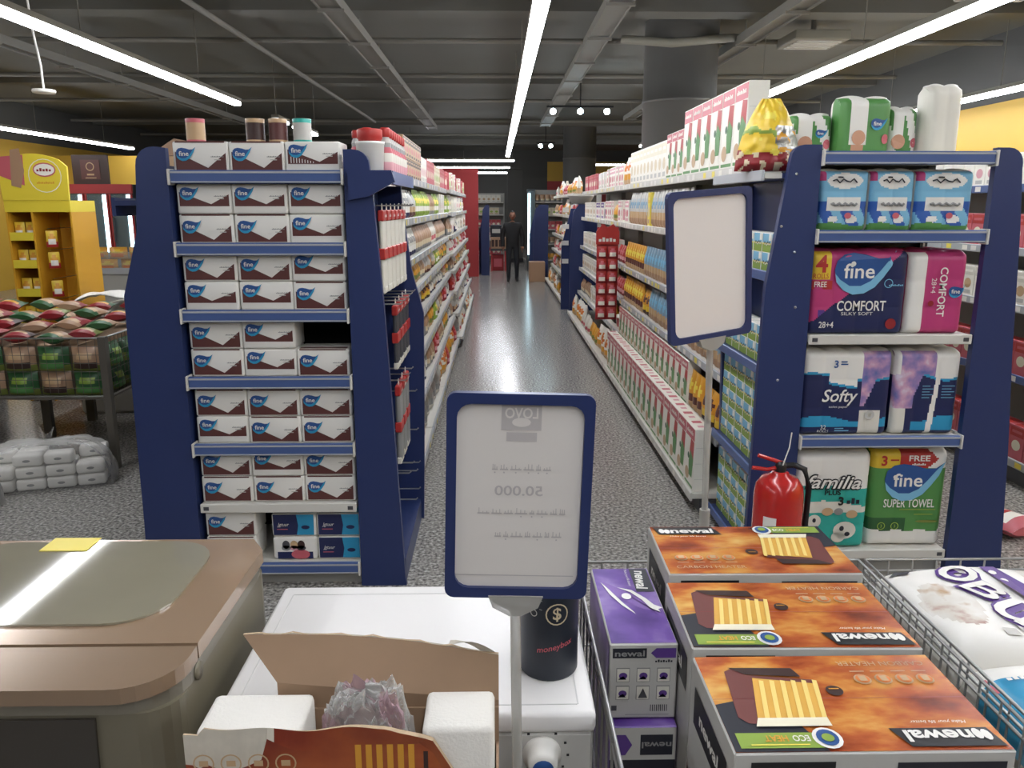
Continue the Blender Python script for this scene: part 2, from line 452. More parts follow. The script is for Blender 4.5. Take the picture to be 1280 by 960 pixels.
# ---------------------------------------------------------------- shelving
def arc(cx, cz, r, a0, a1, n=6):
    return [(cx + r * math.cos(a0 + (a1 - a0) * k / n), cz + r * math.sin(a0 + (a1 - a0) * k / n)) for k in range(n + 1)]
def end_panel(t, pts, y0, y1, bolts=()):
    p = MB().prism(pts, 'y', y0, y1, 'panel_blue').build('side_panel', t)
    if bolts:
        b = MB().lathe([(.001, .004), (.005, .003), (.006, 0)], 'steel', 8, M=Matrix.Rotation(PI / 2, 4, 'X')).mesh('bolt')
        for x, z in bolts: link(b, 'bolt', p, (x, y0, z))
def end_shelf(t, x0, x1, z, y0, y1, rail, tags=0):
    sh = MB().box(x0, x1, y0, y1, z - .028, z, 'shelf_white', .003).build('shelf', t)
    m = MB()
    if rail == 'white':
        m.box(x0, x1, y0 - .012, y0 - .001, z - .038, z + .002, 'shelf_white', .003)
        for k in (x0 + .025, x1 - .025): m.box(k - .011, k + .011, y0 - .0135, y0 - .012, z - .026, z - .01, 'dkgrey')
    else:
        m.box(x0, x1, y0 - .022, y0 - .001, z - .044, z + .006, 'rail_blue', .004)
        m.box(x0, x1, y0 - .0235, y0 - .022, z - .006, z + .001, 'rail_grey'); m.box(x0, x1, y0 - .0235, y0 - .022, z - .041, z - .036, 'rail_grey')
        for k in (x0 - .003, x1 + .003): m.box(k - .004, k + .004, y0 - .03, y0 + .03, z - .05, z + .01, 'shelf_white', .002)
    m.build('price_rail', sh)
def mesh_back(t, x0, x1, y, z0, z1):
    m = MB().box(x0, x1, y, y + .012, z0, z1, 'mesh_black')
    m.build('back_panel', t)
    u = MB().box(-.016, .016, -.03, 0, z0, z1, 'mesh_black')
    for k in range(int((z1 - z0) / .05)): u.box(-.004, .004, -.0312, -.03, z0 + .02 + k * .05, z0 + .04 + k * .05, 'ltgrey')
    um = u.mesh('upright')
    for x in (x0 + .018, x1 - .018): link(um, 'upright', t, (x, y, 0))

# the stand of tissue packs
LZ = [.105, .375, .635, .918, 1.19, 1.453, 1.727]
t = thing('end_cap_shelving', 'blue-sided end shelving unit stacked with white and brown tissue packs', 'shelving')
xl, xr = -1.25, -.597
end_panel(t, [(-1.262, 0), (-1.262, 1.815), (-1.30, 1.82)] + arc(-1.31, 1.75, .07, PI * .5, PI, 5) + [(-1.385, 1.68), (-1.40, 1.5), (-1.475, 1.25), (-1.482, .9), (-1.49, .3), (-1.50, 0)], 3.19, 3.222)
end_panel(t, [(-.588, 0), (-.395, 0), (-.40, .04), (-.424, .6), (-.452, 1.2), (-.481, 1.66)] + arc(-.55, 1.75, .06, 0, PI * .5, 5) + [(-.588, 1.81)], 3.19, 3.222)
mesh_back(t, xl, xr, 3.64, 0, 1.75)
for i, z in enumerate(LZ): end_shelf(t, xl, xr, z, 3.2, 3.635, 'white' if i in (1,) else 'blue')
MB().box(xl, xr, 3.23, 3.63, 0, .07, 'shelf_grey').build('plinth', t)
# aisle wing with hooks
end_panel(t, [(-.588, 0), (-.388, 0), (-.372, .6), (-.365, 1.08), (-.42, 1.3), (-.455, 1.6), (-.46, 1.69), (-.588, 1.69)], 3.95, 3.98)
MB().box(-.588, -.57, 3.222, 3.95, 0, 1.7, 'panel_blue').build('wing_back', t)
MB().box(-.57, -.40, 3.222, 3.95, 0, .11, 'panel_blue').build('wing_base', t)
cn = MB().box(-.588, -.415, 3.222, 3.99, 1.70, 1.722, 'panel_blue').box(-.415, -.403, 3.222, 3.99, 1.682, 1.732, 'rail_blue').build('canopy', t)
MB().prism([(-.57, 1.70), (-.57, 1.64), (-.44, 1.69), (-.415, 1.70)], 'y', 3.26, 3.275, 'panel_blue').build('canopy_bracket', cn)
MB().prism([(-.57, 1.732), (-.403, 1.732), (-.39, 1.69), (-.49, 1.635), (-.57, 1.62)], 'y', 3.165, 3.189, 'panel_blue').build('canopy_end', cn)
hook = MB().tube([(-.57, 0, 0), (-.40, 0, 0), (-.392, 0, .008)], .0035, 'chrome_wire', 6).mesh('hook')
HOOKS = []
for z, ys in ((1.60, [3.30, 3.41, 3.52, 3.63, 3.74, 3.85]), (1.20, [3.33, 3.46, 3.59, 3.72, 3.85]), (.86, [3.4, 3.53, 3.66]), (.72, [3.8]), (.52, [3.82]), (.42, [3.45, 3.6]), (.33, [3.75, 3.88]), (.2, [3.7, 3.85])):
    for y in ys: link(hook, 'hook', t, (0, y, z)); HOOKS.append((y, z))
# canopy towards the freezer side
MB().box(-1.49, -1.38, 3.23, 3.9, 1.60, 1.62, 'panel_blue').box(-1.505, -1.49, 3.23, 3.9, 1.56, 1.63, 'panel_blue').build('canopy', t)
MB().box(-1.28, -1.262, 3.222, 3.95, 0, 1.75, 'panel_blue').build('wing_back', t)

# the stand of toilet rolls
RZ = [.145, .655, 1.085, 1.50, 1.80]
t = thing('end_cap_shelving', 'blue-sided end shelving unit holding toilet roll and towel packs', 'shelving')
xl, xr = 1.265, 1.936
end_panel(t, [(1.258, 0), (1.258, 1.83), (1.20, 1.83)] + arc(1.19, 1.78, .05, PI * .5, PI, 4) + [(1.13, 1.70), (1.075, 1.28), (1.068, .9), (1.066, .46), (1.06, 0)][0:], 3.19, 3.222, [(1.165, 1.72), (1.12, 1.52), (1.2, 1.2), (1.15, .9), (1.18, 1.42)])
end_panel(t, [(1.943, 0), (2.195, 0), (2.185, .1), (2.15, .6), (2.112, 1.0), (2.075, 1.5), (2.05, 1.74)] + arc(1.99, 1.76, .06, 0, PI * .5, 5) + [(1.943, 1.82)], 3.19, 3.222)
mesh_back(t, xl, xr, 3.64, 0, 1.78)
for i, z in enumerate(RZ): end_shelf(t, xl, xr, z, 3.2, 3.635, 'white' if i in (0, 2) else 'blue')
MB().box(xl, xr, 3.25, 3.63, 0, .11, 'shelf_grey').build('plinth', t)
end_panel(t, [(1.258, 0), (1.165, 0), (1.15, .4), (1.13, .95), (1.13, 1.4), (1.17, 1.69), (1.258, 1.69)], 3.95, 3.98)
MB().box(1.24, 1.258, 3.222, 3.95, 0, 1.7, 'panel_blue').build('wing_back', t)
WZ = [.07, .475, .93, 1.325, 1.725]
for z in WZ:
    sh = MB().box(1.12, 1.24, 3.222, 3.95, z - .02, z, 'panel_blue').build('wing_shelf', t)
    x = 1.10 if z < 1.6 else 1.04
    MB().box(x, x + .012, 3.222, 3.95, z - .03, z + .012, 'rail_blue' if z < 1.6 else 'rail_grey', .003).box(x + .012, 1.12, 3.222, 3.95, z - .02, z, 'panel_blue' if z < 1.6 else 'shelf_white').build('price_rail', sh)

# long shelving runs on both sides of the aisle; side = +1 faces +X, -1 faces -X
def run(label, side, xback, ys, levels):
    """levels: (z, x_edge, rail material)"""
    t = thing('gondola_shelving', label, 'shelving')
    y0, y1 = ys[0], ys[-1]
    zt = levels[-1][0]
    a, b = sorted((xback, xback - side * .03))
    MB().box(a, b, y0, y1, 0, zt + .02, 'shelf_grey').build('back_panel', t)
    xe = levels[0][1]
    a, b = sorted((xback, xe - side * .05))
    MB().box(a, b, y0, y1, 0, levels[0][0] - .035, 'dkgrey').build('plinth', t)
    for y in ys:
        a, b = sorted((xback, xback + side * .05))
        MB().box(a, b, y - .02, y + .02, 0, zt + .05, 'shelf_grey').build('upright', t)
    cache = {}
    for z, xe, rm in levels:
        for i in range(len(ys) - 1):
            ya, yb = ys[i] + .004, ys[i + 1] - .004
            k = (round(yb - ya, 3), xe, rm)
            if k not in cache:
                L = yb - ya
                a, b = sorted((xback, xe - side * .004))
                m1 = MB().box(a, b, -L / 2, L / 2, -.028, 0, 'shelf_white')
                r = MB()
                a, b = sorted((xe, xe - side * .014))
                r.box(a, b, -L / 2, L / 2, -.042, .006, rm, .003)
                fr = Frame((xe + side * .0, -L / 2 if side > 0 else L / 2, -.04), (0, side, 0), (0, 0, 1), L, .042)
                q = .06
                while q < L - .1:
                    r.rect(fr, q / L, .15, (q + .06) / L, .9, random.choice(['paper', 'paper', 'milk', 'lemon']), 2)
                    q += random.choice([.1, .14, .19, .26])
                cache[k] = (m1.mesh('shelf'), r.mesh('price_rail'))
            s = link(cache[k][0], 'shelf', t, (0, (ya + yb) / 2, z))
            link(cache[k][1], 'price_rail', s)
    return t
SPICE = [(.13, -.43, 'rail_grey'), (.40, -.47, 'rail_grey'), (.65, -.49, 'rail_grey'), (.88, -.51, 'rail_grey'), (1.07, -.52, 'rail_grey'), (1.27, -.53, 'rail_grey'), (1.52, -.54, 'rail_grey'), (1.77, -.55, 'rail_grey')]
CEREAL = [(.105, 1.02, 'shelf_white'), (.405, 1.14, 'rail_grey'), (.735, 1.16, 'rail_grey'), (1.045, 1.17, 'rail_grey'), (1.44, 1.18, 'shelf_white'), (1.785, 1.19, 'shelf_white')]
run('long grey shelving run of spice bags facing the cereal boxes', 1, -.93, [4.0, 5.25, 6.5, 7.75, 9.0], SPICE)
run('shelving run of bags beyond the spice shelves, next to the red panel', 1, -.93, [9.1, 10.6, 12.1, 13.6], [(z, x + .04, r) for z, x, r in SPICE])
run('long shelving run of cereal boxes and pouches facing the spice bags', -1, 1.60, [4.0, 5.2, 6.4, 7.6], CEREAL)
run('shelving run with the red hanging display between cereal boxes and far blue panel', -1, 1.60, [7.62, 8.9, 10.2, 11.6], [(z, x + .02 if i else x, r) for i, (z, x, r) in enumerate(CEREAL)])
run('shelving run of heaped bags behind the far pair of blue panels', -1, 1.60, [12.75, 14.2, 15.7, 17.2], CEREAL)

def blue_divider(label, pts, y0, y1, z1, rails=False):
    t = thing('blue_end_panel', label, 'panel', (0, 0, 0), 0, 'blue end panels along the aisle')
    c = ((pts[0] + pts[1]) / 2, (y0 + y1) / 2)
    t.location = (c[0], c[1], 0)
    x0, x1 = pts[0] - c[0], pts[1] - c[0]
    MB().prism([(x0, 0), (x1, 0), (x1, z1), (x0 + .12 if x0 < 0 else x0, z1), (x0 + .04, z1 * .93), (x0, z1 * .6)], 'y', y0 - c[1], y0 - c[1] + .03, 'panel_blue').build('side_panel', t)
    MB().prism([(x0 - .06, 0), (x1, 0), (x1, z1 * .96), (x0 + .08, z1 * .96), (x0 - .06, z1 * .6)], 'y', y1 - c[1] - .03, y1 - c[1], 'panel_blue').build('side_panel', t)
    MB().box(x1 - .02, x1, y0 - c[1] + .03, y1 - c[1] - .03, 0, z1 * .95, 'panel_blue').build('wing_back', t)
    if rails:
        tg = MB().box(-.05, .05, -.006, 0, 0, .07, 'paper').mesh('price_card')
        for z in (.72, 1.0, 1.25, 1.5): link(tg, 'price_card', t, (x0 - .0, y1 - c[1] - .04, z))
blue_divider('pair of blue end panels closing the cereal side run by the grey basin', (1.06, 1.45), 11.75, 12.6, 1.62, True)
blue_divider('pair of blue end panels closing the bag run by the red end panel', (-.62, -.93)[::-1], 13.75, 14.4, 1.62)
blue_divider('dark blue end panels beyond the red end panel beside the crate table', (-.37, -.18), 18.9, 19.6, 1.62)
blue_divider('dark blue end panels beside the walking person and cardboard box', (.80, 1.12), 17.75, 18.5, 1.62)
t = bx('red_end_panel', -1.25, -.42, 18.6, 18.72, 0, 2.42, 'wall_red')
tag(t, 'tall flat red end panel standing past the bag shelving', 'panel')

# ---------------------------------------------------------------- packaging helpers
def swoosh(m, fr, cx, cy, s, lay=2, text='fine', tail=1.0):
    """blue drop-shaped logo with a lighter wave; s = width in metres"""
    def P(pts): return [(cx + a * s / fr.w, cy + b * s / fr.h) for a, b in pts]
    up = [(-.5, .05), (-.47, .2), (-.36, .3), (-.2, .33), (0, .3), (.2, .24), (.36, .25), (.5 * tail + .02, .36)]
    lo = [(.4, .12), (.28, -.02), (.16, -.17), (0, -.27), (-.2, -.29), (-.36, -.22), (-.46, -.1)]
    m.pol(fr, P(up + lo), 'logoblue', lay)
    wv = [(.52 * tail, .37), (.36, .2), (.24, .04), (.1, -.12), (-.06, -.2), (-.24, -.2), (-.4, -.1), (-.49, .0), (-.46, -.14), (-.34, -.27), (-.18, -.34), (0, -.32), (.17, -.22), (.3, -.06), (.42, .12)]
    m.pol(fr, P(wv), 'sky' if s > .1 else 'cyan', lay + 1)
    if text: m.txt(fr, text, cx - .1 * s / fr.w, cy + .04 * s / fr.h, s * .24, 'white', lay + 2, s * .5, bold=.012)
def soft_pack(w, d, h, front, side=None, cols=4, rows=3, amp=.005, res=36, rnd=.03, top='white', art=None, back=None):
    """film-wrapped pack of rolls: bulging columns and rows, rounded rim; front(u, v) names the colour"""
    def prof(x):   # 0 in the middle, 1 on the rim
        e = min(x, 1 - x)
        return e
    def bul(u, v):
        eu, ev = min(u, 1 - u) * w, min(v, 1 - v) * h
        r = 0.0
        for e in (eu, ev):
            if e < rnd: r -= rnd - math.sqrt(max(0, rnd * rnd - (rnd - e) ** 2))
        return r + amp * (abs(math.sin(PI * cols * u)) ** .6 - 1) * .7 + amp * (abs(math.sin(PI * rows * v)) ** .6 - 1) * .5
    m = MB()
    F = Frame((-w / 2, -d / 2, 0), (1, 0, 0), (0, 0, 1), w, h, bul)
    B = Frame((w / 2, d / 2, 0), (-1, 0, 0), (0, 0, 1), w, h, bul)
    m.grid(res, res, lambda u, v: F.pt(u * w, v * h), front)
    m.grid(12, 12, lambda u, v: B.pt(u * w, v * h), back or (lambda u, v: front(1 - u, v)))
    side = side or (lambda u, v: front(.02, v))
    n = 14
    yf = lambda v: F.pt(0, v * h).y
    for sx in (-1, 1):
        def sd(u, v, sx=sx):
            a, b = F.pt(0, v * h), B.pt(w if sx < 0 else 0, v * h)
            A = F.pt(0 if sx < 0 else w, v * h)
            y = A.y + (-A.y * 2) * u
            return Vector((sx * (w / 2 + .004 * math.sin(PI * u)), y, v * h))
        m.grid(8, n, sd, side, flip=(sx > 0) is False)
    def tp(u, v):
        A = F.pt(u * w, h)
        k = max(2, round(d / (w / cols)))
        z = h + .012 * (abs(math.sin(PI * cols * u)) * abs(math.sin(PI * k * v))) ** .5 * (1 if 0 < v < 1 else 0)
        return Vector((A.x, A.y * (1 - 2 * v), z))
    m.grid(res, 12, tp, top)
    m.grid(4, 2, lambda u, v: Vector(((u - .5) * w, (v - .5) * 2 * (d / 2 + bul(u, 0)), 0)), top, flip=True)
    if art:
        def rim(u, v):
            r = 0.0
            for e in (min(u, 1 - u) * w, min(v, 1 - v) * h):
                if e < rnd: r -= rnd - math.sqrt(max(0, rnd * rnd - (rnd - e) ** 2))
            return r
        art(m, Frame((-w / 2, -d / 2 - .0005, 0), (1, 0, 0), (0, 0, 1), w, h, rim))
    return m
def pouch(w, h, d, front, nu=8, nv=10, back=None, art=None, lean=0.0, taper=.05, crinkle=0.0):
    """pillow bag standing on its end; front(u, v) names the colour"""
    m = MB()
    def th(u, v):
        e = math.sin(PI * u) ** .6 * min(1, v / .18 + .5) * min(1, max(0, (1 - v) / .42)) ** .75
        return d / 2 * max(0.03, e)
    ripple = lambda u, v: .012 * d * math.sin(17 * u + 9 * v) + (crinkle * noise.noise(Vector((u * 7, v * 8, 3))) if crinkle else 0)
    wd = lambda v: w * (1 - .04 * math.sin(PI * v) - taper * v ** 2.2)
    m.grid(nu, nv, lambda u, v: Vector(((u - .5) * wd(v), -th(u, v) - ripple(u, v) + lean * v, v * h)), front)
    m.grid(nu, nv, lambda u, v: Vector(((u - .5) * wd(v), th(u, v) + lean * v, v * h)), back or front, flip=True)
    m.grid(nu, 1, lambda u, v: Vector(((u - .5) * w, (2 * v - 1) * th(u, 0), 0)), front(.5, .03), flip=True)
    if art: art(m, Frame((-w / 2, -d / 2, 0), (1, 0, 0), (0, 0, 1), w, h))
    return m
def carton(w, d, h, base, art=None, bev=.002, top=None, side=None):
    m = MB().box(-w / 2, w / 2, -d / 2, d / 2, 0, h, base, bev)
    fr = box_frames(w, d, h)
    if top: m.rect(fr['T'], .02, .03, .98, .97, top)
    if side:
        for k in 'LR': m.rect(fr[k], .03, .02, .97, .98, side)
    if art: art(m, fr)
    return m

# ---------------------------------------------------------------- tissue packs
def tissue(variant):
    w, d, h = .2135, .15, .1135
    m = MB().box(-w / 2, w / 2, -d / 2, d / 2, 0, h, 'white', .008, seg=2)
    f = Frame((-w / 2, -d / 2, 0), (1, 0, 0), (0, 0, 1), w, h)
    b = .06 if variant == 0 else .26
    vx = .62 if variant != 2 else .5
    m.pol(f, [(.05, b), (.95, b), (.95, .62 if variant == 0 else .66), (vx, b + .07), (.05, .66 if variant == 0 else .74)], 'brown')
    if variant == 0:
        m.rect(f, .06, .95, .94, 1.0, 'brown', 1)
        m.rect(box_frames(w, d, h)['T'], .05, .06, .95, .3, 'brown', 1)
    if variant == 3:
        for k in range(9): m.rect(f, .1 + k * .05, b + .03, .115 + k * .05, .5 - .02 * k, 'white', 2)
    swoosh(m, f, .24, .57 if variant == 0 else .68, .074, 3)
    m.squig(f, .8, .5 if variant == 0 else .6, .05, .005, 'grey', 2)
    m.rect(f, .74, .38 if variant == 0 else .5, .86, .41 if variant == 0 else .53, 'ltgrey', 2)
    return m.mesh('tissue_pack')
TP = [tissue(i) for i in range(4)]
VDESC = ['white tissue pack with brown wedge', 'white tissue pack with wedge above white strip', 'white tissue pack with shallow brown wedge', 'white tissue pack with striped brown wedge']
SHELFN = ['bottom', 'second lowest', 'third lowest', 'fourth lowest', 'third highest', 'second highest', 'top']
def tpack(level, row, col, var, dx=0.0, dy=0.0, dz=0.0):
    x = -1.139 + col * .2152 + dx + random.uniform(-.0008, .0008)
    y = 3.215 + .075 + dy + random.uniform(0, .008)
    z = LZ[level] + .0005 + row * .1145 + dz
    lab = VDESC[var] + (', ' + ('lower' if row == 0 else 'upper') + ' row' if level != 6 else '') + ', ' + ['cage end', 'middle', 'aisle end'][col] + ' of ' + SHELFN[level] + ' shelf'
    put(TP[var], 'tissue_pack', lab, 'tissue pack', (x, y, z), random.uniform(-.008, .008), 'tissue packs on the blue-sided end unit')
for c, v in enumerate([0, 0, 3]): tpack(6, 0, c, v, 0, -.0)
for c, v in enumerate([0, 0, 1]): tpack(5, 0, c, v)
for c, v in enumerate([1, 1, 1]): tpack(5, 1, c, v)
for c, v in enumerate([2, 1, 0]): tpack(4, 0, c, v)
for c, v in enumerate([0, 0, 1]): tpack(4, 1, c, v)
for c, v in enumerate([0, 1, 0]): tpack(3, 0, c, v)
for c, v in enumerate([0, 1]): tpack(3, 1, c, v)
for c, v in enumerate([1, 0, 0]): tpack(2, 0, c, v)
for c, v in enumerate([0, 0, 0]): tpack(2, 1, c, v)
for c, v in enumerate([0, 0, 0]): tpack(1, 0, c, v, .0)
for c, v in enumerate([0, 1, 0]): tpack(1, 1, c, v)
tpack(0, 0, 0, 0); tpack(0, 1, 0, 0)
# blue serviette packs below
def bluepack(v):
    w, d, h = .19, .16, .104
    m = MB().box(-w / 2, w / 2, -d / 2, d / 2, 0, h, 'white', .012, seg=2)
    f = Frame((-w / 2, -d / 2, 0), (1, 0, 0), (0, 0, 1), w, h); tf = Frame((-w / 2, -d / 2, h), (1, 0, 0), (0, 1, 0), w, d)
    if v == 0:
        m.pol(f, [(.04, .08), (.56, .08), (.6, .5), (.56, .97), (.04, .97)], 'navy'); m.pol(f, [(.56, .08), (.95, .08), (.95, .97), (.56, .97), (.6, .5)], 'cyan')
        m.rect(tf, .06, .07, .56, .95, 'navy'); m.rect(tf, .56, .07, .94, .95, 'cyan')
        m.txt(f, 'Jgtuur', .26, .52, .02, 'white', 2, .05, shear=.3); m.rect(f, .12, .32, .36, .35, 'rose', 2)
        m.ell(f, .76, .42, .018, .009, 'navy', 2); m.txt(tf, 'Jgtuur', .3, .4, .03, 'white', 2, .06, rot=.1, shear=.3)
    else:
        m.rect(f, .1, .05, .9, .35, 'navy', 1); m.ell(f, .62, .24, .04, .022, 'rose', 2)
        for k, x in enumerate((.3, .48, .64)): m.ell(f, x, .66, .016, .02, ['dkgrey', 'tan', 'dkbrown'][k], 2); m.ell(f, x, .52, .02, .012, ['grey', 'pink', 'dkgrey'][k], 2)
    return m.mesh('serviette_pack')
B0, B1 = bluepack(0), bluepack(1)
for dx, r, me, lab in [(-.875, 1, B0, 'navy and cyan serviette pack on the small-picture pack'), (-.683, 1, B0, 'navy and cyan serviette pack on top of its twin'), (-.683, 0, B0, 'navy and cyan serviette pack under its twin on the bottom shelf'), (-.875, 0, B1, 'white serviette pack with a small family picture on the bottom shelf')]:
    put(me, 'serviette_pack', lab, 'tissue pack', (dx, 3.31, LZ[0] + .0005 + r * .1055), 0, 'serviette packs on the bottom shelf')
m = MB().box(-.03, .03, -.04, .04, 0, .09, 'ltgrey', .004); m.box(-.028, .028, -.038, .038, .09, .1, 'cyan', .002); m.rect(Frame((-.03, -.04, 0), (1, 0, 0), (0, 0, 1), .06, .09), .42, .4, .56, .5, 'black', 1)
put(m.mesh('price_gun'), 'small_carton', 'small grey carton with blue top squeezed beside the serviette packs', 'carton', (-.553 - .085, 3.5, LZ[0] + .0005))

# ---------------------------------------------------------------- toilet roll and towel packs
def comfort(u, v):
    if u < .2 and v > .66: return 'yellow'
    return 'navy' if v < .12 + .93 * u and not (u < .22 and v > .4) else ('magenta' if v > .3 or u < .1 else 'purple') if (u + v * .5) % .31 > .1 else 'magenta'
def comfort_art(m, F):
    m.txt(F, '4', .1, .855, .07, 'red', 3, bold=.03); m.txt(F, 'ROLLS', .1, .71, .02, 'red', 3, .06)
    m.rect(F, .02, .55, .22, .655, 'red', 3); m.txt(F, 'FREE', .1, .61, .022, 'white', 4, .05, bold=.01)
    swoosh(m, F, .55, .74, .25, 4)
    m.ell(F, .42, .855, .01, .01, 'white', 6)
    m.txt(F, 'COMFORT', .54, .35, .042, 'white', 4, .2, bold=.015); m.txt(F, 'SILKY SOFT', .5, .255, .013, 'white', 4, .13)
    m.txt(F, '28+4', .19, .12, .026, 'white', 4, .06, bold=.01); m.ell(F, .86, .13, .022, .022, 'dkred', 4)
    m.ring(F, .8, .62, .018, .003, 'sky', 4); m.squig(F, .88, .6, .06, .008, 'sky', 4)
p = soft_pack(.395, .26, .335, comfort, lambda u, v: 'magenta', 4, 3, .005, 60, .025, 'magenta', comfort_art)
put(p.mesh('toilet_roll_pack'), 'toilet_roll_pack', 'magenta and navy toilet roll pack with yellow corner label', 'toilet rolls', (1.462, 3.345, RZ[2] + .0005))
def comfside_art(m, F):
    m.txt(F, 'COMFORT', .58, .52, .032, 'white', 4, .2, rot=-PI / 2, bold=.015); m.txt(F, '28+4', .42, .6, .02, 'white', 4, .06, rot=-PI / 2)
    swoosh(m, F, .84, .52, .07, 4); m.ell(F, .4, .38, .012, .012, 'dkred', 4)
p = soft_pack(.235, .3, .33, lambda u, v: 'white' if u < .27 else 'magenta', lambda u, v: 'magenta', 3, 3, .006, 32, .025, 'magenta', comfside_art)
put(p.mesh('toilet_roll_pack'), 'toilet_roll_pack', 'toilet roll pack turned sideways with lettering running down a magenta strip', 'toilet rolls', (1.787, 3.37, RZ[2] + .0005))
def soft3(u, v):
    if v < .12 + .03 * math.sin(6 * u): return 'green'
    if ((u - .5) / .36) ** 2 + ((v - .84) / .13) ** 2 < 1: return 'white'
    if .16 < u < .84 and .34 < v < .56: return 'white'
    if ((u - .3) / .1) ** 2 + ((v - .2) / .06) ** 2 < 1 or ((u - .68) / .12) ** 2 + ((v - .2) / .07) ** 2 < 1: return 'white'
    if u < .12 and v > .84: return 'magenta'
    return 'sky' if math.sin(14 * u + 9 * v) > .2 else 'blue' if v < .5 else 'sky'
def soft3_art(m, F):
    m.tube([F.pt(F.w * (.24 + .07 * k), F.h * (.84 + .035 * math.sin(k * 2.4)), .004) for k in range(8)], .003, 'ink', 5)
    m.tube([F.pt(F.w * (.34 + .05 * k), F.h * (.9 + .01 * math.sin(k * 3)), .004) for k in range(3)], .0028, 'ink', 5)
    m.tube([F.pt(F.w * (.24 + .04 * k), F.h * (.45 + .02 * math.sin(k * 2.0)), .004) for k in range(14)], .005, 'grey', 5)
    m.ell(F, .6, .26, .014, .012, 'rose', 4)
w3 = [(.195, 1.372), (.172, 1.566), (.225, 1.775)]
for i, (wd, x) in enumerate(w3):
    p = soft_pack(wd, .22, .232, soft3, lambda u, v: 'white', 2, 3, .005, 44, .02, 'white', soft3_art)
    put(p.mesh('tissue_bundle'), 'tissue_bundle', ['blue and white tissue bundle with script on a white oval, beside the bundle row start', 'narrow blue and white tissue bundle squeezed between two wider ones', 'wide blue and white tissue bundle at the end by the black mesh'][i], 'tissue bundle', (x, 3.33, RZ[3] + .0005), 0, 'blue and white tissue bundles')
def softy(u, v):
    if v > .72 + .04 * math.sin(5 * u + 1) - .1 * (u > .3) * (u < .62): return 'pinkblue' if u > .66 and v > .4 else 'white'
    if u > .66 and v > .35 and u < .66 + .36 * (v - .2): return 'pinkblue'
    if u > .66 and u < .9 and v < .3: return 'offwhite'
    if v > .69 + .04 * math.sin(5 * u + 1) - .1 * (u > .3) * (u < .62): return 'cyan'
    if .1 < v < .2 + .04 * math.sin(7 * u): return 'cyan'
    return 'navy'
def softy_art(m, F):
    m.txt(F, 'Softy', .43, .46, .07, 'white', 4, .15, shear=.25, bold=.012); m.txt(F, 'toilet paper', .42, .345, .012, 'white', 4, .08)
    m.txt(F, '3', .36, .86, .032, 'logoblue', 4, bold=.02); m.rect(F, .41, .85, .49, .865, 'logoblue', 4); m.rect(F, .41, .88, .48, .895, 'logoblue', 4)
    m.txt(F, '32', .27, .1, .018, 'white', 4); m.txt(F, 'ROLLS', .27, .05, .012, 'white', 4); m.rect(F, .4, .05, .56, .065, 'sky', 4); m.rect(F, .4, .08, .5, .09, 'sky', 4)
    m.ring(F, .78, .25, .02, .012, 'ltgrey', 5)
p = soft_pack(.375, .28, .355, softy, lambda u, v: 'white' if v > .7 else 'navy', 4, 3, .006, 60, .025, 'white', softy_art)
put(p.mesh('toilet_roll_pack'), 'toilet_roll_pack', 'navy and white toilet roll pack with white script across its front', 'toilet rolls', (1.453, 3.36, RZ[1] + .0005))
def softb(u, v):
    if .52 + .16 * v < u < .62 + .11 * v and v < .75: return 'white'
    if v > .72 + .04 * math.sin(6 * u): return 'white' if u > .6 or u < .08 else 'pinkblue'
    if u < .3 + .45 * max(0, v - .45): return 'pinkblue' if v > .32 else ('offwhite' if u < .2 else 'navy')
    if v > .69 + .04 * math.sin(6 * u): return 'cyan'
    if .06 < v < .2 + .04 * math.sin(7 * u + 2): return 'cyan'
    return 'navy'
def softb_art(m, F):
    for k in range(5): m.rect(F, .42, .45 + k * .035, .54 + .05 * (k % 2), .458 + k * .035, 'sky', 3)
    for k in range(5): m.rect(F, .72, .45 + k * .035, .92 - .05 * (k % 2), .458 + k * .035, 'sky', 3)
p = soft_pack(.272, .28, .355, softb, lambda u, v: 'white' if v > .7 else 'navy', 3, 3, .006, 56, .025, 'white', softb_art)
put(p.mesh('toilet_roll_pack'), 'toilet_roll_pack', 'back of a navy toilet roll pack with slanting white film seam', 'toilet rolls', (1.792, 3.36, RZ[1] + .0005))
def fam(u, v):
    if v > .66 + .02 * math.sin(5 * u): return 'white'
    if .38 < v < .47 + .04 * math.sin(4 * u): return 'offwhite'
    return 'teal'
def fam_art(m, F):
    m.txt(F, 'familia', .5, .71, .07, 'black', 3, .25, rot=-.03, shear=.3, bold=.06); m.txt(F, 'familia', .5, .71, .058, 'white', 5, .236, rot=-.03, shear=.3, bold=.012)
    m.txt(F, 'PLUS', .5, .6, .022, 'black', 4, .07, bold=.03); m.txt(F, '3', .62, .51, .04, 'black', 4, bold=.04); m.squig(F, .79, .51, .06, .026, 'ink', 4)
    for (x, y, rx, ry, c) in [(.45, .4, .025, .018, 'tan'), (.6, .4, .02, .016, 'grey'), (.78, .37, .025, .018, 'tan'), (.28, .3, .03, .03, 'offwhite'), (.28, .31, .008, .01, 'ink'), (.7, .2, .05, .04, 'offwhite'), (.66, .22, .01, .012, 'ink'), (.74, .16, .012, .01, 'ink'), (.62, .13, .03, .025, 'offwhite')]: m.ell(F, x, y, rx, ry, c, 4 if c != 'ink' else 5)
p = soft_pack(.325, .26, .43, fam, lambda u, v: 'white' if v > .6 else 'teal', 3, 4, .006, 52, .03, 'white', fam_art)
put(p.mesh('kitchen_roll_pack'), 'kitchen_roll_pack', 'teal and white roll pack on the bottom shelf beside the green one', 'kitchen rolls', (1.427, 3.34, RZ[0] + .0005), .02)
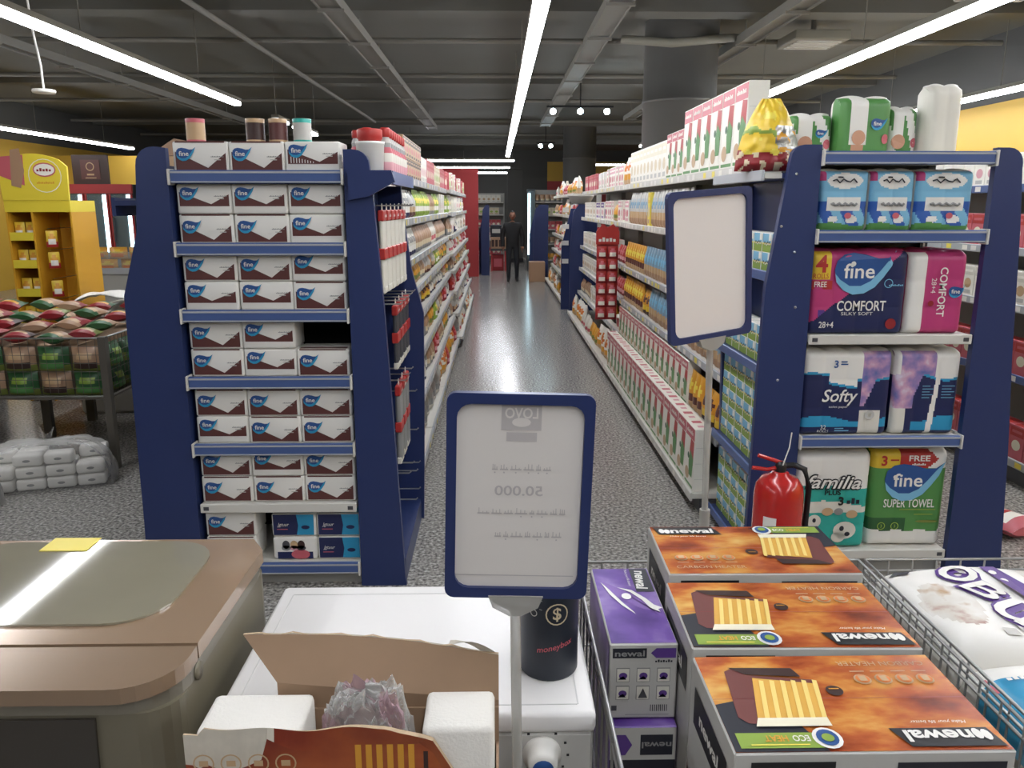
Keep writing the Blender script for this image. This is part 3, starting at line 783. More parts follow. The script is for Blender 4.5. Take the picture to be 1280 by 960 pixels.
def towel(u, v):
    if v > .83: return 'yellow' if u < .36 else 'red' if u < .86 - .12 * abs(v - .915) / .085 else 'white'
    if v < .17 + .015 * math.sin(20 * u): return 'white'
    return 'dkgreen' if v < .3 and u < .5 else 'green'
def towel_art(m, F):
    m.txt(F, '3', .14, .9, .045, 'red', 3, bold=.03); m.rect(F, .22, .9, .33, .915, 'red', 3); m.txt(F, 'FREE', .6, .925, .025, 'white', 3, .09, bold=.02); m.squig(F, .6, .865, .06, .01, 'white', 3)
    swoosh(m, F, .55, .68, .25, 4); m.ell(F, .3, .735, .009, .009, 'white', 6)
    m.txt(F, 'SUPER TOWEL', .52, .46, .038, 'white', 4, .22, bold=.01); m.rect(F, .4, .39, .88, .4, 'grass', 4); m.rect(F, .6, .34, .85, .35, 'grass', 4); m.ell(F, .78, .27, .05, .006, 'olive', 4)
    for x in (.18, .36): m.ring(F, x, .22, .017, .003, 'lime', 4); m.txt(F, '3', x, .22, .014, 'lime', 4)
p = soft_pack(.325, .24, .435, towel, lambda u, v: 'white' if v < .2 else 'green', 3, 1, .006, 56, .03, 'white', towel_art)
put(p.mesh('kitchen_roll_pack'), 'kitchen_roll_pack', 'green kitchen towel pack with yellow and red corner labels', 'kitchen rolls', (1.769, 3.35, RZ[0] + .0005), -.015)

# ---------------------------------------------------------------- bronze-lidded washing machine
def rrect(x0, x1, y0, y1, r, n=5):
    pts = []
    for cx, cy, a in ((x1 - r, y1 - r, 0), (x0 + r, y1 - r, PI / 2), (x0 + r, y0 + r, PI), (x1 - r, y0 + r, 1.5 * PI)):
        pts += [(cx + r * math.cos(a + PI / 2 * k / n), cy + r * math.sin(a + PI / 2 * k / n)) for k in range(n + 1)]
    return pts
t = thing('washing_machine', 'top-loading washing machine with glossy bronze lid and grey sides', 'washing machine', (-.758, 1.25, 0))
# local x: -.3 .. .3, y: -.255 .. .25
MB().prism(rrect(-.296, .296, -.24, .248, .05), 'z', 0.03, .90, 'machine_side').build('body', t)
MB().prism(rrect(-.297, .297, -.242, .25, .075), 'z', .90, .922, 'machine_grey').build('top_rim', t)
MB().prism([(.294, .66), (.2935, .68)] and [(-.2, .30), (.2, .30), (.2, .78), (-.2, .78)], 'x', .2965, .298, 'machine_grey').build('side_panel', t)
MB().prism([(-.14, .60), (.16, .60), (.16, .70), (-.14, .70)], 'x', .298, .2995, 'machine_dark').build('side_handle', t)
fp = MB().prism([(-.25, .25), (.17, .25), (.19, .895), (-.25, .895)], 'y', -.2455, -.2405, 'machine_dark').build('front_panel', t)
MB().prism([(.02, .70), (.08, .71), (.075, .745), (.03, .735)], 'y', -.2475, -.2460, 'offwhite').build('sticker', fp)
# front control strip with rounded corners and the lid behind it
fs = [(x, y) for x, y in rrect(-.3, .3, -.255, .3, .085, 7) if y < -.14] 
fs = [(-.3, -.143)] + [p for p in fs if p[1] < -.15] + [(.3, -.143)]
MB().prism(fs, 'z', .924, .948, 'lid_frame').build('control_strip', t)
lid = MB().prism([(-.3, -.138), (.3, -.138), (.302, .2), (.27, .252), (-.27, .252), (-.302, .2)], 'z', .924, .95, 'lid_bronze').build('lid', t)
gl = rrect(-.262, .215, -.085, .235, .09, 6)
MB().prism(gl, 'z', .9505, .954, 'lid_glass').build('lid_window', lid)
MB().box(-.12, -.03, .19, .25, .9545, .956, 'lemon').build('tape', lid)
for sx in (1, -1):
    MB().lathe([(.001, .003), (.014, .0028), (.0145, 0)], 'machine_side', 18, M=Matrix.Translation((sx * .2975, -.14, .905)) @ Matrix.Rotation(sx * PI / 2, 4, 'Y')).build('hinge_cap', t)
for x in (-.24, .24):
    for y in (-.19, .2): MB().lathe([(.001, 0), (.022, 0), (.022, .03)], 'rubber', 12, c=(x, y, 0)).build('foot', t)

# ---------------------------------------------------------------- white washing machine with a knob
t = thing('washing_machine', 'white front-loading washing machine with bare white top and a knob', 'washing machine', (-.141, 1.285, 0))
MB().box(-.285, .285, -.195, .205, .02, .81, 'enamel', .006).build('body', t)
tp = MB().box(-.289, .289, -.214, .21, .815, .85, 'enamel', .008, seg=2).build('top', t)
g = MB()
for x0, x1, y0, y1 in ((-.262, .262, .172, .174), (-.262, .262, -.192, -.190), (-.264, -.262, -.19, .172), (.262, .264, -.19, .172)): g.box(x0, x1, y0, y1, .8495, .8508, 'enamel_edge')
g.build('top_groove', tp)
cp = MB().box(-.285, .285, -.209, -.196, .70, .813, 'ltgrey', .004).build('control_panel', t)
k = MB().lathe([(.030, 0), (.030, .006), (.024, .008), (.0225, .03), (.016, .034), (.001, .034)], 'white', 24, M=Matrix.Translation((.207, -.209, .778)) @ Matrix.Rotation(PI / 2, 4, 'X')).build('knob', t)
MB().lathe([(.0, .0345), (.016, .0345), (.017, .033)], 'logoblue', 18, M=Matrix.Translation((.207, -.209, .775)) @ Matrix.Rotation(PI / 2, 4, 'X')).build('knob_cap', k)
d = MB()
for a in range(9):
    an = PI * (-.2 + 1.4 * a / 8)
    d.box(.207 + .04 * math.cos(an) - .002, .207 + .04 * math.cos(an) + .002, -.2095, -.209, .778 + .04 * math.sin(an) - .002, .778 + .04 * math.sin(an) + .002, 'black')
d.build('dial_mark', cp)
dr = MB().lathe([(.17, 0), (.17, .02), (.15, .03), (.13, .012), (.001, .012)], 'ltgrey', 32, M=Matrix.Translation((0, -.196, .38)) @ Matrix.Rotation(PI / 2, 4, 'X')).build('door', t)
for x in (-.24, .24):
    for y in (-.16, .17): MB().lathe([(.001, 0), (.02, 0), (.02, .02)], 'rubber', 12, c=(x, y, 0)).build('foot', t)

# money box on it
m = MB().lathe([(.001, 0), (.046, 0), (.048, .004), (.048, .172), (.046, .178), (.001, .178)], 'moneybox', 32)
cf = CylFrame((0, 0, 0), .048, .178)
a0 = -.014
m.ring(cf, (a0 + .018) / cf.w, .118 / .178, .0185, .0022, 'beige', 1)
m.txt(cf, '$', (a0 + .018) / cf.w, .118 / .178, .024, 'beige', 1, bold=.015)
m.txt(cf, 'moneybox', (.002) / cf.w, .06 / .178, .013, 'rose', 1, .062, rot=.22, shear=.3, bold=.01)
for y in (.125, .14, .155): m.rect(cf, -.045 / cf.w, y / .178, -.02 / cf.w, (y + .0012) / .178, 'grey', 1)
m.ring(cf, -.034 / cf.w, .118 / .178, .006, .0012, 'ltgrey', 1)
t = put(m.mesh('money_box'), 'money_box', 'dark round money tin with dollar sign standing on the white washing machine', 'money box', (.083, 1.20, .8512), .12)

# ---------------------------------------------------------------- torn carton and what shows in it
t = thing('torn_carton', 'torn open heater carton with kraft flap and orange printed front', 'cardboard box', (-.207, .98, .478))
H = .435
def zt(x):   # torn upper edge of the front, local x
    return H + .017 + .003 * math.sin(21 * x) + .0025 * math.sin(57 * x + 1) - max(0, x - .06) * .35 - max(0, x - .12) * 1.3 - (.012 if x < -.18 else 0)
n = 44
def fx(i): return -.207 + (.40) * i / n
vs = []; fs = []; ms = []
for i in range(n + 1):
    x = fx(i); z1 = max(.22, zt(x)); z2 = max(.2, z1 - (.012 + .016 * abs(math.sin(31 * x)) + (.03 if x < -.1 else 0)))
    vs += [(x, -.05, 0), (x, -.05, z2), (x, -.05 - .004 * math.sin(15 * x), z1), (x, -.046, z1), (x, -.046, 0)]
for i in range(n):
    a, b = i * 5, i * 5 + 5
    for k, mm in enumerate(('flame_dark', 'torn_paper' if fx(i) < -.09 else 'flame_dark', 'cardboard_edge', 'cardboard')):
        fs.append((a + k, b + k, b + k + 1, a + k + 1)); ms.append(mm)
f = MB().add(vs, fs, ms)
fr = Frame((-.207, -.05, 0), (1, 0, 0), (0, 0, 1), .4, H)
for k in range(4):
    f.ring(fr, .06 + k * .09, .925, .014, .002, 'tan', 1); f.rect(fr, .045 + k * .09, .915, .075 + k * .09, .935, 'tan', 1)
for k in range(6): f.rect(fr, .56 + k * .035, .3, .58 + k * .035, .985, 'amber', 1)
f.rect(fr, .785, .3, .80, .96, 'dkbrown', 1)
f.build('front_wall', t)
MB().box(-.207, .207, .046, .05, 0, .415, 'cardboard').build('back_wall', t)
MB().box(-.207, -.203, -.046, .046, 0, .40, 'cardboard').build('side_wall', t)
MB().box(.203, .207, -.046, .046, 0, .36, 'cardboard').build('side_wall', t)
MB().box(-.207, .207, -.05, .05, -.004, 0, 'cardboard').build('bottom', t)
def flap(u, v, off=0):
    xa = -.11 - .055 * v; x = xa + (.207 - xa) * u
    zb = .456 - .032 * u; z = zb + (.056 - .006 * u) * v + .006 * math.sin(3 * u) * v
    return Vector((x, .05 + .035 * v + .012 * math.sin(PI * u) * v + off, z))
fl = MB().grid(16, 5, lambda u, v: flap(u, v), 'cardboard').grid(16, 5, lambda u, v: flap(u, v, .004), 'torn_paper', flip=True)
fl.grid(16, 1, lambda u, v: flap(u, 1) + Vector((0, .004 * v, .003 * math.sin(40 * u))), 'cardboard_edge').grid(16, 1, lambda u, v: Vector((flap(u, 0).x, .05,   .415 + (flap(u, 0).z - .415) * v)), 'cardboard')
fo = fl.build('flap', t)
MB().grid(8, 3, lambda u, v: flap(.8 + .19 * u, 1) + Vector((.0, .002 + .05 * v, .012 * math.sin(3 * u + v) - .03 * v)), 'torn_paper').grid(8, 3, lambda u, v: flap(.8 + .19 * u, 1) + Vector((.0, .003 + .05 * v, .012 * math.sin(3 * u + v) - .032 * v)), 'torn_paper', flip=True).build('torn_strip', fo)
o = MB().box(-.07, .07, -.044, .044, 0, .443, 'foam', .008, seg=2).build('foam_block', None, (-.332, .98, .479)); tag(o, 'white foam block at the grey machine end of the torn carton', 'foam')
o = MB().box(-.048, .048, -.045, .044, 0, .445, 'foam', .008, seg=2).build('foam_block', None, (-.054, .98, .479)); tag(o, 'white foam block showing through the torn corner of the carton', 'foam')
def crumple(u, v):
    a = 2 * PI * u; b = PI * (v - .5)
    ca, sa = math.cos(a), math.sin(a)
    q = Vector((ca * 2.2, sa * 2.2, v * 5))
    r = 1 + .14 * noise.noise(q * 1.3) + .12 * abs(noise.noise(q * 2.9 + Vector((3, 1, 2)))) - .06
    cb = math.cos(b) ** .45 if abs(b) < 1.57 else 0
    return Vector((.068 * r * math.copysign(abs(ca) ** .6, ca) * cb, min(.043, max(-.043, .037 * r * math.copysign(abs(sa) ** .6, sa) * cb)), .30 + .165 * r * math.sin(b) + .02 * noise.noise(q * 4)))
o = MB().grid(72, 40, crumple, lambda u, v: 'pink_film' if noise.noise(Vector((5 * u, 6 * v, 1))) > .12 else 'bag_film').build('plastic_bag', None, (-.182, .978, .49)); tag(o, 'crumpled clear pinkish plastic bag inside the torn carton', 'plastic bag')
# carton it stands on
m = carton(.42, .11, .47, 'cardboard', lambda m, f: (m.rect(f['F'], .05, .1, .95, .9, 'flame_dark'), m.rect(f['F'], .1, .7, .45, .85, 'black', 2), m.txt(f['F'], 'newal', .27, .77, .03, 'white', 3, .1, bold=.02)))
put(m.mesh('heater_carton'), 'heater_carton', 'closed upright heater carton underneath the torn open one', 'cardboard box', (-.207, .98, .0005))

# ---------------------------------------------------------------- sign stands
def ring_prism(m, o, i, y0, y1, mt):
    n = len(o)
    vs = [(p[0], y, p[1]) for y in (y0, y1) for p in o] + [(p[0], y, p[1]) for y in (y0, y1) for p in i]
    O0, O1, I0, I1 = 0, n, 2 * n, 3 * n
    fs = []
    for k in range(n):
        q = (k + 1) % n
        fs += [(O0 + k, O0 + q, I0 + q, I0 + k), (O1 + q, O1 + k, I1 + k, I1 + q), (O0 + q, O0 + k, O1 + k, O1 + q), (I0 + k, I0 + q, I1 + q, I1 + k)]
    m.add(vs, fs, mt)
def sign(label, x, y, zb, w, h, yaw, roll, pole_r, base_pt, art, paper):
    t = thing('sign_stand', label, 'sign', (x, y, 0), yaw)
    R = Matrix.Translation((0, 0, zb)) @ Matrix.Rotation(-roll, 4, 'Y')
    m = MB()
    ring_prism(m, rrect(-w / 2, w / 2, 0, h, .012, 4), rrect(-w / 2 + .013, w / 2 - .013, .014, h - .014, .018, 4), -.006, .006, 'frame_blue')
    me = m.mesh('frame'); me.transform(R); f = link(me, 'frame', t)
    p = MB().box(-w / 2 + .006, w / 2 - .006, .0005, .0015, .006, h - .006, paper)
    fr = Frame((-w / 2 + .006, .0005, .006), (1, 0, 0), (0, 0, 1), w - .012, h - .012)
    if art: art(p, fr)
    me = p.mesh('paper'); me.transform(R); link(me, 'paper', f)
    me = MB().prism([(-.036, .004), (.036, .004), (.03, -.012), (.008, -.024), (-.008, -.024), (-.03, -.012)], 'y', -.0095, -.0065, 'acrylic_thick').prism([(-.036, .004), (.036, .004), (.03, -.012), (.008, -.024), (-.008, -.024), (-.03, -.012)], 'y', .0065, .0095, 'acrylic_thick').box(-.03, .03, -.0065, .0065, -.012, -.002, 'acrylic').mesh('holder')
    me.transform(R); link(me, 'holder', t)
    b = Vector(base_pt)
    MB().tube([b + Vector((0, 0, .012)), (0, 0, zb - .014)], pole_r, 'acrylic_thick', 12).build('pole', t)
    q = Vector((0, 0, zb - .014)); c = b + (q - b) * .68
    MB().tube([c - Vector((0, 0, .022)), c + Vector((0, 0, .022))], pole_r + .005, 'acrylic_thick', 12).build('pole_clamp', t)
    MB().box(b.x - .02, b.x + .14, b.y - .1, b.y + .06, 0, .014, 'dkgrey', .004).build('base', t)
def sgn_art(m, fr):
    w, h = fr.w, fr.h
    m.rect(fr, .36, .84, .65, .975, 'faint_ink', 1); m.txt(fr, 'LOVO', .505, .925, .014, 'sign_paper', 2, .042, mirror=True, bold=.02); m.ell(fr, .505, .88, .012, .006, 'sign_paper', 2)
    m.rect(fr, .4, .785, .62, .83, 'faint_ink', 1)
    m.txt(fr, '50.000', .5, .535, .0135, 'faint_ink', 1, .062, mirror=True, bold=.012)
    for cy, a, b, seed in ((.645, .3, .74, 1), (.42, .2, .84, 2), (.3, .33, .78, 3)):
        rr = random.Random(seed); x = a
        while x < b:
            L = rr.uniform(.035, .09)
            m.rect(fr, x, cy - .006, x + L, cy + .001, 'faint_ink', 1)
            for q in range(3):
                xx = x + L * (q + .3) / 3; m.rect(fr, xx, cy, xx + .006, cy + rr.uniform(.008, .028), 'faint_ink', 2)
            if rr.random() < .6: m.ell(fr, x + L / 2, cy - .018, .0012, .0012, 'faint_ink', 1, 6)
            x += L + .016
    m.rect(fr, .04, .088, .93, .093, 'faint_ink', 1)
sign('blue framed price sign with faint mirrored lettering, on a clear pole by the torn carton', .0225, .975, 1.094, .187, .277, 0, -.028, .007, (.012, -.005, 0), sgn_art, 'sign_paper')
sign('blue framed blank white sign on a clear pole before the cereal boxes', .474, 1.75, 1.31, .222, .325, .42, .075, .0075, (.05, .02, 0), None, 'sign_paper_b')

# ---------------------------------------------------------------- wire baskets
def basket(label, x0, x1, y0, y1, z0, z1):
    cx, cy = (x0 + x1) / 2, (y0 + y1) / 2
    t = thing('wire_basket', label, 'wire basket', (cx, cy, 0), 0, 'wire baskets')
    X, Y = (x1 - x0) / 2, (y1 - y0) / 2
    r = MB()
    for dz, o in ((0, 0), (-.026, .0)):
        r.tube([(-X + o, -Y + o, z1 + dz), (X - o, -Y + o, z1 + dz), (X - o, Y - o, z1 + dz), (-X + o, Y - o, z1 + dz), (-X + o, -Y + o, z1 + dz)], .0032, 'chrome_wire', 6)
    r.build('rim', t)
    for lab, a, b, along in (('front', (-X, -Y), (X, -Y), 0), ('back', (-X, Y), (X, Y), 0), ('l', (-X, -Y), (-X, Y), 1), ('r', (X, -Y), (X, Y), 1)):
        p = MB()
        L = 2 * (X if along == 0 else Y); n = max(2, round(L / .055))
        for k in range(n + 1):
            q = (a[0] + (b[0] - a[0]) * k / n, a[1] + (b[1] - a[1]) * k / n)
            p.tube([(q[0], q[1], z0), (q[0], q[1], z1)], .0022, 'chrome_wire', 5, caps=False)
        for z in (z0, z0 + .19): p.tube([(a[0], a[1], z), (b[0], b[1], z)], .0028, 'chrome_wire', 5)
        p.build('wire_side', t)
    g = MB()
    for k in range(15): g.tube([(-X + 2 * X * k / 14, -Y, z0), (-X + 2 * X * k / 14, Y, z0)], .0028, 'chrome_wire', 5)
    g.build('wire_floor', t)
    leg = MB().tube([(0, 0, 0), (0, 0, z0)], .011, 'dull_steel', 10).mesh('leg')
    for sx in (-1, 1):
        for sy in (-1, 1): link(leg, 'leg', t, (sx * (X - .03), sy * (Y - .03), 0))
basket('chrome wire basket holding the orange heater boxes and purple boxes', .168, .783, .70, 1.60, .46, .848)
basket('chrome wire basket holding the big white bags', .797, 1.43, .70, 1.60, .46, .848)

# heater boxes
def heater(H):
    w, d = .358, .222
    m = MB().box(-w / 2, w / 2, -d / 2, d / 2, 0, H, 'ltgrey', .002)
    f = box_frames(w, d, H); T = f['T']
    m.rect(T, .006, .01, .994, .99, 'flame')
    m.pol(T, [(.78, .45), (.994, .55), (.994, .99), (.66, .99)], 'ink', 2)
    m.pol(T, [(.04, .80), (.40, .80), (.36, .965), (.02, .965)], 'black', 3)
    m.txt(T, 'newal', .235, .875, .024, 'white', 4, .088, bold=.03)
    for k in range(2): m.ell(T, .062 + k * .03, .87 - .01 * k, .006, .011, 'white', 4, 10)
    m.txt(T, 'Make your life better', .2, .745, .008, 'cream', 4, .075, shear=.3)
    m.rect(T, .655, .83, .97, .965, 'grass', 3); m.ell(T, .645, .885, .019, .021, 'white', 4); m.ell(T, .645, .885, .014, .016, 'logoblue', 5); m.ell(T, .645, .89, .008, .008, 'grass', 6)
    m.txt(T, 'ECO', .74, .885, .012, 'white', 4, .022, bold=.02); m.txt(T, 'HEAT', .83, .885, .012, 'amber', 4, .03, bold=.02); m.rect(T, .72, .935, .93, .945, 'lemon', 4)
    # heater picture
    m.pol(T, [(.62, .74), (.655, .78), (.9, .74), (.93, .68), (.9, .2), (.86, .16), (.82, .24), (.56, .3)], 'heatframe', 3)
    m.pol(T, [(.60, .70), (.86, .70), (.80, .28), (.55, .35)], 'heatglow', 4)
    for k in range(6):
        x = .60 + k * .043; m.pol(T, [(x, .7), (x + .018, .7), (x - .035, .31), (x - .052, .32)], 'heatlite', 5)
    m.pol(T, [(.60, .78), (.88, .78), (.86, .70), (.60, .70)], 'cream', 5)
    m.pol(T, [(.62, .17), (.88, .16), (.82, .24), (.6, .27)], 'dkbrown', 4)
    m.ell(T, .5, .42, .012, .012, 'dkbrown', 3); m.rect(T, .48, .4, .52, .41, 'amber', 4)
    for k in range(4): m.ell(T, .1 + k * .085, .3, .0125, .0125, 'tan', 3, 12); m.ell(T, .1 + k * .085, .3, .010, .010, 'orange', 4, 12); m.rect(T, .085 + k * .085, .27, .115 + k * .085, .33, 'tan', 5); m.rect(T, .07 + k * .085, .205, .13 + k * .085, .215, 'tan', 3)
    m.txt(T, 'CARBON HEATER', .235, .12, .011, 'tan', 3, .13)
    m.rect(T, .006, .497, .994, .501, 'dkred', 3)
    for k in 'FB':
        m.rect(f[k], .06, .86, .36, .975, 'black', 1); m.rect(f[k], .58, .88, .97, .97, 'ink', 1); m.txt(f[k], 'ECO HEAT', .8, .925, .02, 'amber', 2, .09); m.rect(f[k], .03, .05, .97, .78, 'flame_dark', 1)
    for k in 'LR':
        m.pol(f[k], [(.12, .8), (.88, .8), (.88, .93), (.12, .93)], 'black', 1); m.txt(f[k], 'newal', .5, .865, .022, 'white', 2, .1, bold=.03); m.pol(f[k], [(.02, .05), (.5, .08), (.42, .3), (.2, .5), (.02, .62)], 'flame', 1); m.txt(f[k], '!', .7, .3, .05, 'red', 1, bold=.04)
    return m
for (x, y, rz, H, lab) in [(.474, .982, PI, .465, 'orange flame-printed heater box turned upside down, end of its row away from the extinguisher'), (.482, 1.224, PI - .02, .465, 'orange flame-printed heater box turned upside down, middle of its row'), (.494, 1.460, -.01, .475, 'orange flame-printed heater box with upright lettering at the extinguisher end of its row')]:
    put(heater(H).mesh('heater_box'), 'heater_box', lab, 'box', (x, y, .4645), rz, 'orange heater boxes')
# small loose wire tie seen on the boxes is part of the basket; purple iron boxes
def iron_box():
    w, d, h = .114, .285, .139
    m = MB().box(-w / 2, w / 2, -d / 2, d / 2, 0, h, 'ltgrey', .002)
    f = box_frames(w, d, h); T = f['T']; F = f['F']
    m.rect(T, .02, .01, .98, .99, 'purple_cloud')
    m.rect(T, .66, .64, .96, .98, 'ink', 2); m.txt(T, 'newal', .8, .81, .022, 'white', 3, .075, rot=-PI / 2 - .1, bold=.03); m.txt(T, 'Make your life better', .58, .84, .007, 'white', 3, .07, rot=-PI / 2)
    m.pol(T, [(.12, .80), (.3, .72), (.55, .62), (.72, .5), (.85, .36), (.92, .33), (.86, .38), (.62, .42), (.4, .52), (.2, .66)], 'violet', 2)
    m.pol(T, [(.35, .7), (.55, .63), (.7, .52), (.78, .42), (.92, .36), (.9, .40), (.98, .42), (.86, .46), (.76, .55), (.58, .66)], 'white', 3)
    m.pol(T, [(.1, .78), (.2, .6), (.34, .46), (.52, .34), (.5, .37), (.36, .5), (.22, .66)], 'white', 3); m.ell(T, .46, .57, .009, .012, 'white', 4)
    m.rect(F, .04, .82, .54, .95, 'ink', 1); m.txt(F, 'newal', .29, .885, .011, 'grey', 2, .05, bold=.02)
    m.pol(F, [(.6, .885), (.68, .95), (.97, .95), (.97, .82), (.68, .82)], 'purple', 1); m.squig(F, .8, .78, .03, .005, 'ink', 1)
    for r in range(2):
        for c in range(3):
            x, y = .1 + c * .3, .5 - r * .24
            m.rect(F, x, y, x + .2, y + .19, 'grey', 1); m.rect(F, x + .01, y + .01, x + .19, y + .18, 'offwhite', 2)
            if (r, c) == (1, 1): m.pol(F, [(x + .03, y + .03), (x + .17, y + .03), (x + .1, y + .16)], 'dkgrey', 3)
            else: m.ell(F, x + .1, y + .09, .007, .006, 'purple', 3); m.pol(F, [(x + .03, y + .04), (x + .15, y + .04), (x + .1, y + .09)], 'ink', 3)
    for k in range(9): m.rect(F, .62 + k * .03, .1, .62 + k * .03 + .012, .19, 'ink', 1)
    m.rect(F, .04, .11, .12, .18, 'dkgrey', 1); m.rect(F, .25, .05, .9, .06, 'grey', 1)
    for k in 'LR': m.rect(f[k], .02, .03, .98, .97, 'purple_cloud', 1)
    return m.mesh('iron_box')
def iron_low():
    w, d, h = .114, .285, .139
    m = MB().box(-w / 2, w / 2, -d / 2, d / 2, 0, h, 'purple_cloud', .002)
    F = box_frames(w, d, h)['F']
    m.rect(F, .01, .55, .99, .99, 'ltgrey', 1); m.rect(F, .46, .62, .94, .9, 'ink', 2); m.txt(F, 'newal', .7, .76, .012, 'grey', 3, .05, rot=PI, bold=.02); m.pol(F, [(.06, .62), (.24, .62), (.34, .76), (.24, .9), (.06, .9)], 'purple', 2); m.rect(F, .01, .02, .99, .55, 'ink', 1)
    return m.mesh('iron_box')
me = iron_box(); ml = iron_low()
put(me, 'iron_box', 'purple and grey clothes iron box lying on top of two others', 'box', (.243, 1.345, .7475), .0, 'purple iron boxes in the wire basket')
put(ml, 'iron_box', 'purple iron box with dark front, second in the pile under the top one', 'box', (.243, 1.325, .606), .0, 'purple iron boxes in the wire basket')
put(ml, 'iron_box', 'purple iron box with dark front at the bottom of the pile', 'box', (.243, 1.33, .4645), .0, 'purple iron boxes in the wire basket')

# big bags lying in the second basket
def flat_bag(w, d, h, matf, art):
    m = MB()
    def top(u, v):
        e = ((1 - abs(2 * u - 1) ** 14) * (1 - abs(2 * v - 1) ** 12)) ** .4
        return Vector(((u - .5) * w, (v - .5) * d, h * .5 + h * .5 * e + .006 * math.sin(13 * u + 4 * v) * math.sin(9 * v) * e))
    m.grid(80, 60, top, matf)
    m.grid(20, 16, lambda u, v: Vector(((u - .5) * w, (v - .5) * d, h * .5 - h * .5 * ((1 - abs(2 * u - 1) ** 4) * (1 - abs(2 * v - 1) ** 4)) ** .45)), 'offwhite', flip=True)
    fr = Frame((-w / 2, -d / 2, 0), (1, 0, 0), (0, 1, 0), w, d, lambda u, v: top(u, v).z + .002)
    art(m, fr)
    return m
def bagA(m, f):
    for k, ch in enumerate('uBo'):
        cx, cy = .285 - .02 * k, .32 + .24 * k
        m.txt(f, ch, cx, cy, .085, 'purple', 2, .085, rot=-1.15, bold=.09); m.txt(f, ch, cx, cy, .075, 'white', 5, .07, rot=-1.15, bold=.01)
    m.squig(f, .27, .14, .11, .035, 'ltgrey', 2)
    m.pol(f, [(.39, .25), (.46, .27), (.40, .9), (.34, .88)], 'purple', 2); [m.ell(f, .42 - .012 * q, .34 + .09 * q, .008, .008, 'white', 4, 8) for q in range(6)]
    m.pol(f, [(.03, .88), (.06, .92), (.11, .9), (.09, .86), (.06, .87)], 'dkgrey', 2)
def bagAm(u, v):
    if ((u - .12) / .08) ** 2 + ((v - .45) / .26) ** 2 < 1: return 'bagart'
    return 'bagart' if u > .46 and v > .5 else 'white'
put(flat_bag(.612, .33, .17, bagAm, bagA).mesh('rice_bag'), 'rice_bag', 'big white plastic bag with purple outlined letters lying in the wire basket', 'bag', (1.1135, 1.425, .676), 0)
def bagBm(u, v):
    if v > .86: return 'white'
    return 'cyan' if v > .62 + .2 * math.sin(5 * u) else 'sky' if v > .5 else 'pinkblue' if v > .35 else 'magenta'
def bagB(m, f):
    m.pol(f, [(.02, .80), (.3, .80), (.28, .845), (.3, .89), (.02, .89)], 'rose', 3); m.squig(f, .16, .845, .12, .012, 'white', 4)
    for k in range(7): m.pol(f, [(.3, .2), (.35 + .09 * k, .75), (.36 + .09 * k, .75)], 'white', 3)
put(flat_bag(.612, .46, .16, bagBm, bagB).mesh('detergent_bag'), 'detergent_bag', 'blue and pink bag with red banner lying in the wire basket', 'bag', (1.1135, 1.02, .676), 0)
put(flat_bag(.60, .80, .20, lambda u, v: 'white', lambda m, f: None).mesh('rice_bag'), 'rice_bag', 'big plain white bag lying underneath the two printed bags', 'bag', (1.115, 1.14, .4645), 0)

# ---------------------------------------------------------------- fire extinguisher
t = thing('fire_extinguisher', 'red fire extinguisher standing on the floor by the blue end panel', 'fire extinguisher', (1.09, 2.92, 0))
MB().lathe([(.001, 0), (.088, 0), (.094, .012), (.094, .50), (.088, .545), (.068, .575), (.035, .59), (.03, .6), (.001, .6)], 'ext_red', 32).build('cylinder', t)
MB().lathe([(.095, .02), (.096, .03), (.095, .04)], 'rubber', 32).build('base_ring', t)
v = MB().lathe([(.02, .6), (.022, .625), (.015, .64), (.001, .64)], 'black', 14).tube([(0, 0, .62), (.05, 0, .625)], .012, 'black', 8).build('valve', t)
MB().tube([(.01, 0, .63), (-.03, 0, .645), (-.09, 0, .665)], .008, 'ext_red', 8).build('lever', v)
MB().tube([(.01, 0, .62), (-.05, 0, .607), (-.11, 0, .615)], .008, 'ext_red', 8).build('carry_handle', v)
MB().tube([(.0, -.02, .63), (.02, -.02, .7), (.025, -.02, .76)], .0025, 'white', 5).build('safety_tag', v)
MB().tube([(.05, 0, .625), (.09, -.01, .61), (.112, -.01, .54), (.108, -.01, .3), (.104, -.01, .1)], .012, 'rubber', 8).build('hose', t)
lb = MB(); cf = CylFrame((0, 0, 0), .0945, .5)
lb.grid(8, 2, lambda a, b: cf.pt(-.085 + .05 * a, .26 + .18 * b, .0008), 'paper')
lb.build('label', t)

# ---------------------------------------------------------------- goods on the wings and tops of the two end units
# hanging packs of skewers / candles on the tissue stand's wing
def hang_pack(h, body, band, n=4, w=.095):
    m = MB()
    for k in range(n):
        x = -w / 2 + (k + .5) * w / n
        m.tube([(x, 0, -h + .02), (x, 0, -.05)], w / n * .42, body, 6)
    m.box(-w / 2, w / 2, -.012, .012, -.055, -.012, 'red', .004); m.box(-w / 2 - .002, w / 2 + .002, -.014, .014, -h * .6, -h * .6 + .045, band, .003)
    fr = Frame((-w / 2, -.014, -.055), (1, 0, 0), (0, 0, 1), w, .043)
    m.squig(fr, .5, .5, .06, .012, 'white', 2)
    m.box(-w / 2, w / 2, -.01, .01, -h, -h + .03, 'offwhite', .004)
    m.tube([(-.012, 0, -.012), (-.0075, 0, .004), (0, 0, .0135), (.0075, 0, .004), (.012, 0, -.012)], .002, 'offwhite', 5)
    return m.mesh('hanging_pack')
HW, HD = hang_pack(.345, 'offwhite', 'red'), hang_pack(.29, 'dkgrey', 'red')
HT = hang_pack(.36, 'grey', 'red', 3)
